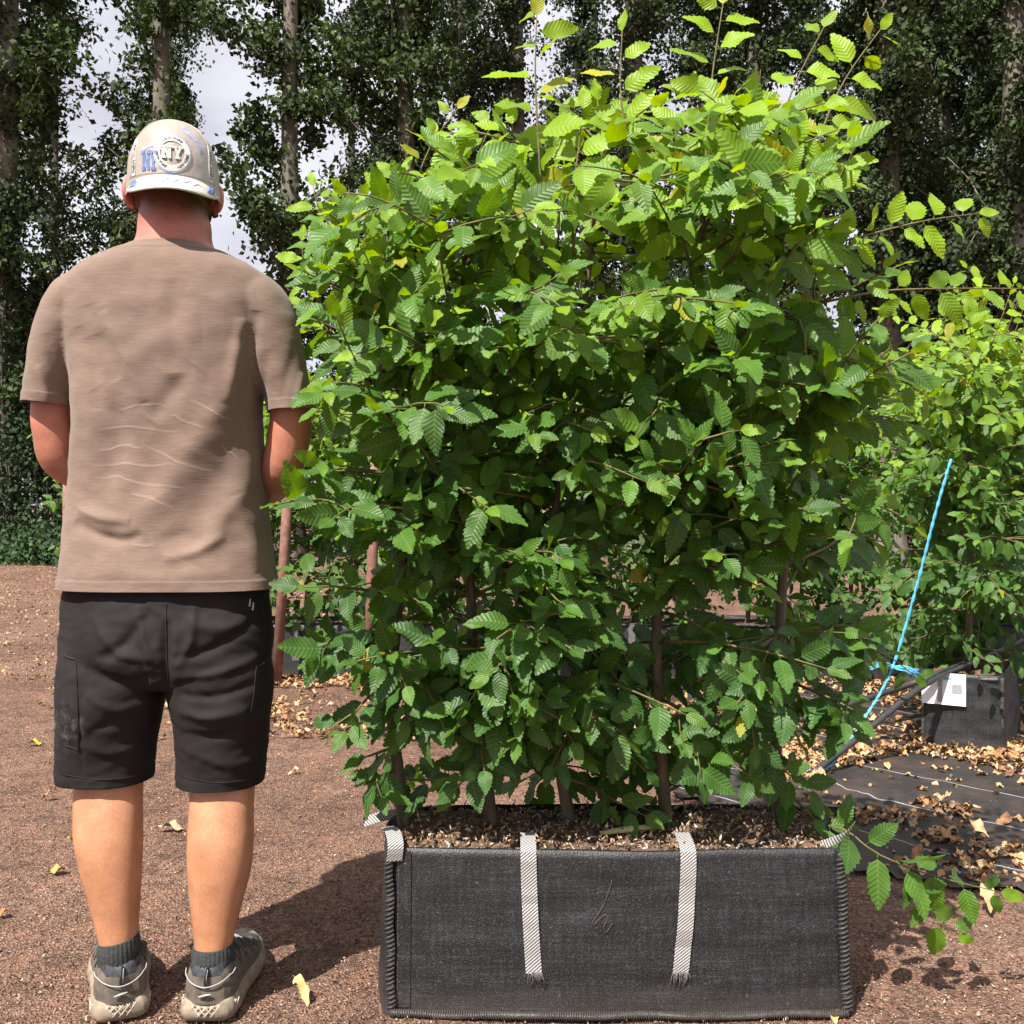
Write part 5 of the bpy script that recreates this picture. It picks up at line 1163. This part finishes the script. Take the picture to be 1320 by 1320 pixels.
# fine litter far out on the yard
n = 5000; yy = rng.uniform(6, 20, n); xx = rng.uniform(-1, .1, n)*(yy*.55+.5)
V, F, at = scatter(CL[0][0], CL[0][1], np.stack([xx, yy, np.full(n, .004)], 1), frames(np.stack([rng.normal(size=n), rng.normal(size=n), rng.normal(0, .1, n)], 1), np.array((0, 0, 1.))+rng.normal(0, .25, (n, 3))), rng.uniform(.02, .05, n), None, DRY[rng.integers(0, 6, n)]*rng.uniform(.6, 1.1, (n, 1)))
n = 16000; yy = rng.uniform(6, 19, n)**1.; xx = rng.uniform(-1.05, .2, n)*(yy*.55+.5); cc_ = np.array([(.46, .32, .22), (.30, .18, .12), (.10, .065, .05), (.55, .42, .30)])[rng.choice(4, n, p=[.3, .3, .25, .15])]
V2, F2, at2 = scatter(tp, tf, np.stack([xx, yy, np.full(n, .002)], 1), rand_rot(n), np.stack([rng.uniform(.012, .034, n), rng.uniform(.008, .02, n), rng.uniform(.004, .012, n)], 1), None, cc_)
tag(put('far_chips', V2, F2, M['grit'], None, at2, smooth=False), 'pale and dark chips on the open yard towards the poplars', 'wood chips', kind='stuff')
tag(put('far_litter', V, F, M['litter'], None, at), 'scattered dead leaves on the open yard towards the poplars', 'leaf litter', kind='stuff')
# single fallen leaves that can be picked out
for k, (px, py, sz_, cl, lab) in enumerate([
        (35, 963, .075, (.42, .40, .03), 'yellow fallen leaf on the soil level with the man\'s shorts hem'), (55, 910, .05, (.16, .24, .04), 'small green fallen leaf on the soil left of the man'),
        (88, 1095, .05, (.48, .42, .07), 'pale yellow fallen leaf touching the man\'s left calf in view'), (87, 1127, .07, (.45, .26, .08), 'tan fallen leaf lying flat left of the man\'s calf'),
        (12, 1183, .045, (.42, .17, .06), 'orange brown fallen leaf on the soil well left of the man'), (380, 1284, .06, (.55, .42, .16), 'yellow tan leaf on the shadow edge beside the man\'s right shoe'),
        (203, 1072, .09, (.40, .30, .19), 'curled tan twig of dead leaf between the man\'s legs'), (385, 998, .045, (.55, .48, .22), 'pale yellow leaf on the bare soil between man and hedge'),
        (68, 1032, .05, (.42, .22, .09), 'brown fallen leaf behind the man\'s left leg'), (1072, 1303, .05, (.52, .30, .13), 'tan leaf lying at the bottom right corner of the long bag'),
        (1245, 1075, .085, (.46, .31, .16), 'broad tan leaf on the ground cover'), (1270, 1170, .07, (.40, .25, .12), 'tan leaf beside the hanging sprig'), (1125, 1125, .07, (.40, .27, .15), 'brown leaf beside the right end of the long bag'),
        (1015, 1278, .05, (.3, .2, .1), 'small brown leaf at the foot of the long bag')]):
    if k == 13: continue
    g = G(px, py); v, f, u = leaf_template(6, .62, .35, .2+.5*(k % 3)/2, .2, 300+k, True); rr = random.Random(k)
    m_ = simple('fallen leaf %d' % k, cl, .65, .3, 40, .3); ca = rr.uniform(0, 6.28)
    V = np.array([(x*math.cos(ca)-y*math.sin(ca), x*math.sin(ca)+y*math.cos(ca), z+.25*(1)) for x, y, z in v]); V = V*sz_; V[:, 2] -= V[:, 2].min()-.002
    o = put('fallen_leaf', V, f, m_, None); o.location = (g[0], g[1], gz(g[0], g[1])+(.012 if px > 1100 else 0)); tag(o, lab, 'fallen leaf')

# ------------------------------------------------------------------ poplar belt
def poplar(x, y, h, r, limbs, per, seed, label, low=1.2, spread=(1.2, 2.4), dark=1., group='poplars behind the nursery', big=1., tint=(1, 1, 1)):
    rr = random.Random(seed); g = np.random.default_rng(seed); root = thing('poplar_tree', (x, y, 0), label, 'tree', group)
    lean = rr.uniform(-.012, .012); zt = np.concatenate([[-.1, .15, .6], np.linspace(1.4, h, 14)])
    path = np.array([(x+lean*z+.05*nz((seed, z*.3, 0), 1.), y+.05*nz((seed, z*.3, 5), 1.), z) for z in zt]); rad = r*(1-.55*zt/h)*np.where(zt < .3, 1.35, np.where(zt < .8, 1.12, 1.))
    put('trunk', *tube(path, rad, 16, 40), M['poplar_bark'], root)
    cen = []
    for i in range(limbs):
        z = low+(h-low)*(i+rr.random())/limbs; p0 = np.array((np.interp(z, path[:, 2], path[:, 0]), np.interp(z, path[:, 2], path[:, 1]), z)); az = rr.uniform(0, 6.283); el = R(rr.uniform(25, 62)); L = rr.uniform(*spread)*(1-.4*z/h)
        pth = curve_path(p0, (math.cos(az)*math.cos(el), math.sin(az)*math.cos(el), math.sin(el)), L, rr, 6, -.15, .16)
        prt = [tube(pth, np.linspace(.035, .008, 7), 6)]
        for q in range(9):
            a = pth[min(int(rr.uniform(.15, 1.0)*6.9), 6)]; tl = rr.uniform(.3, .85); tp_ = curve_path(a, (rr.gauss(0, 1), rr.gauss(0, 1), rr.gauss(.1, .7)), tl, rr, 3, .5, .2); cen.append(tp_); prt.append(tube(tp_, np.linspace(.010, .004, 4), 4))
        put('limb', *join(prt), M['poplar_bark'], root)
    tw_ = np.array(cen); per = int(per*.8); n = len(tw_)*per; ki = np.repeat(np.arange(len(tw_)), per); ft = g.uniform(.3, 3.0, n); i0 = np.minimum(ft.astype(int), 2); fr_ = (ft-i0)[:, None]
    c_ = tw_[ki, i0]*(1-fr_)+tw_[ki, i0+1]*fr_+g.normal(0, 1, (n, 3))*np.repeat(g.uniform(.07, .19, (len(tw_), 1)), per, 0)
    cen = tw_[:, 0]
    c_[:, 2] = np.maximum(c_[:, 2], .2)
    d = g.normal(size=(n, 3)); d[:, 2] -= .7; nr = g.normal(size=(n, 3))+np.array((0, -.3, .5)); clum = np.repeat(g.uniform(.45, 1.5, (len(cen), 1)), per, 0)
    col = np.array((.024, .042, .011))*clum*np.array(tint)*g.uniform(.7, 1.35, (n, 1))*dark*np.stack([g.uniform(.85, 1.2, n), np.ones(n), g.uniform(.8, 1.2, n)], 1)  # very dark base tone: shade on the trees is put into the leaf colour
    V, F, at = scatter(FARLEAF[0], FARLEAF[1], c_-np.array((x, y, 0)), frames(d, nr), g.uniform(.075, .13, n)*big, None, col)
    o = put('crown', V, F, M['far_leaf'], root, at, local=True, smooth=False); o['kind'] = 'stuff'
    return root
def px_x(px, Y): return (px-660)/FPX*Y
front = [(4, 19.5, .34, 'thick poplar at the edge of the belt with ivy round its foot', 20, 80), (206, 20, .26, 'pale poplar trunk rising straight above the man\'s cap', 15, 60), (374, 20, .25, 'pale poplar trunk between the man and the hornbeam hedge', 16, 65),
         (527, 20.5, .27, 'poplar trunk above the left end of the hornbeam hedge', 24, 80), (668, 22, .24, 'poplar trunk half hidden in leaves behind the middle hornbeams', 26, 85), (822, 19.5, .30, 'broad poplar trunk behind the tallest hornbeam shoots', 28, 90),
         (968, 20.5, .26, 'dark poplar trunk behind the right half of the hornbeam hedge', 30, 100), (1145, 18, .27, 'poplar trunk seen between the long hedge and the askew hedge', 32, 110), (1215, 21.5, .25, 'poplar just beyond the askew hedge, further back', 32, 110), (1302, 17.5, .28, 'poplar with dense dark leaves above the labelled bag', 34, 110),
         (-190, 20, .28, 'poplar beyond the thick ivy covered one', 20, 70), (1440, 18.5, .28, 'poplar at the far end of the belt beyond the labelled bag', 30, 90)]
for k, (px, Y, r_, lab, li, per) in enumerate(front):
    poplar(px_x(px, Y), Y, 13.5, r_, int(li*(1.75 if k < 4 or k == 10 else 1.3)), int(per*1.2), 500+k, lab, low=1.3 if k < 3 else 1.0, spread=(1.5, 3.0), big=1.3 if k < 4 else 1.05, tint=(1.15, 1.2, 1) if k < 4 else (1, 1, 1))
WHERE2 = ['beside the ivy covered poplar', 'behind the man\'s shoulder', 'behind the climbing ivy', 'behind the first hornbeam shoots', 'behind the middle hornbeam', 'behind the tallest hornbeam shoots', 'behind the last hornbeam of the long bag', 'between long hedge and askew hedge', 'behind the askew hedge', 'past the far end of the askew hedge']
for k, (px, li, per) in enumerate([(75, 22, 80), (215, 20, 75), (450, 22, 70), (600, 28, 85), (760, 28, 85), (900, 30, 95), (1040, 30, 95), (1170, 30, 95), (1290, 30, 95), (1400, 26, 90)]):
    Y = 25+1.5*(k % 2); poplar(px_x(px, Y), Y, 15, .13, int(li*1.3), int(per*1.2), 700+k, 'slim leaf hidden poplar '+WHERE2[k], low=.8, spread=(1.4, 2.9), group='second row of poplars')
# ivy and undergrowth below the poplars
def shrub(px, Y, w, h, k, seed, label, name='ivy_bush', light=1.):
    g = np.random.default_rng(seed); rr = random.Random(seed); x = px_x(px, Y); root = thing(name, (x, Y, 0), label, 'shrub', 'undergrowth below the poplars'); st_ = []
    cen = []
    for i in range(k):
        a = rr.uniform(0, 6.283); q = rr.random()**.6; z = h*rr.random()**.85; f = math.sqrt(max(.05, 1-(z/h)**2)); cen.append((x+math.cos(a)*w*q*f, Y+math.sin(a)*w*.6*q*f, max(.12, z)))
    for i in range(6): c_ = cen[i]; st_.append(tube(catmull([(x+rr.uniform(-.2, .2), Y, -.05), ((x+c_[0])/2, (Y+c_[1])/2, c_[2]*.6), c_], 8), np.linspace(.03, .008, 8), 6))
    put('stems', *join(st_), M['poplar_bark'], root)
    cen = np.array(cen); per = 70; n = k*per; c_ = np.repeat(cen, per, 0)+g.normal(0, .2, (n, 3)); c_[:, 2] = np.maximum(c_[:, 2], .03)
    d = g.normal(size=(n, 3)); d[:, 2] -= .6; nr = g.normal(size=(n, 3))*.8+np.array((0, -.5, .5)); clum = np.repeat(g.uniform(.6, 1.3, (k, 1)), per, 0)
    col = np.array((.017, .036, .012))*light*clum*g.uniform(.7, 1.35, (n, 1))  # shade over ivy and undergrowth is put into this dark leaf colour
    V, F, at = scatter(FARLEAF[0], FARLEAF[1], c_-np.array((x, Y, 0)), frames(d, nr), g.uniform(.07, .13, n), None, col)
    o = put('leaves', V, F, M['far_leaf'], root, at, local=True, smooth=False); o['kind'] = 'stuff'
shrub(55, 18.9, .8, 3.3, 70, 801, 'dark ivy bush at the foot of the thick poplar')
shrub(8, 19.2, .75, 7.2, 80, 802, 'ivy climbing the trunk of the thick poplar', 'climbing_ivy')
shrub(374, 20.0, .6, 6.5, 50, 803, 'ivy climbing the pale trunk between man and hedge', 'climbing_ivy')
for k, (px, Y, w, h) in enumerate([(-120, 22, 2, 3.8), (40, 23.5, 2.2, 4.4), (190, 22.5, 2.2, 4.6), (330, 23, 2.2, 3.8), (480, 22.5, 2.2, 4.2), (640, 23, 2.4, 4.4), (800, 22.5, 2.4, 4.2), (960, 23, 2.4, 4.5), (1110, 22, 2.4, 4.2), (1250, 23, 2.4, 4.5), (1390, 22, 2.4, 4.5)]):
    shrub(px, Y, w, h, 95, 820+k, 'dark leafy undergrowth '+(['beyond the thick ivy covered poplar', 'just right of the thick ivy covered poplar', 'below the poplar that rises above the cap', 'behind the man\'s shoulder']+WHERE2[2:9])[k])
for k, (px, Y, w, h, li_, lab) in enumerate([(-15, 18.6, .3, .35, 1.2, 'low ragged weeds against the thick poplar'), (20, 18.3, .25, .28, 1.6, 'short weed tuft in front of the thick poplar'), (72, 18.2, .45, .42, 1.3, 'ragged weeds in front of the dark ivy bush')]): shrub(px, Y, w, h, 7, 850+k, lab, 'weed_clump', li_)
shrub(45, 17.8, .35, .55, 10, 840, 'low pale green weed at the edge of the poplars\' shade', 'weed_clump', 2.2); shrub(100, 17.6, .5, .5, 10, 841, 'low weeds beside the post at the end of the back row', 'weed_clump', 1.8)
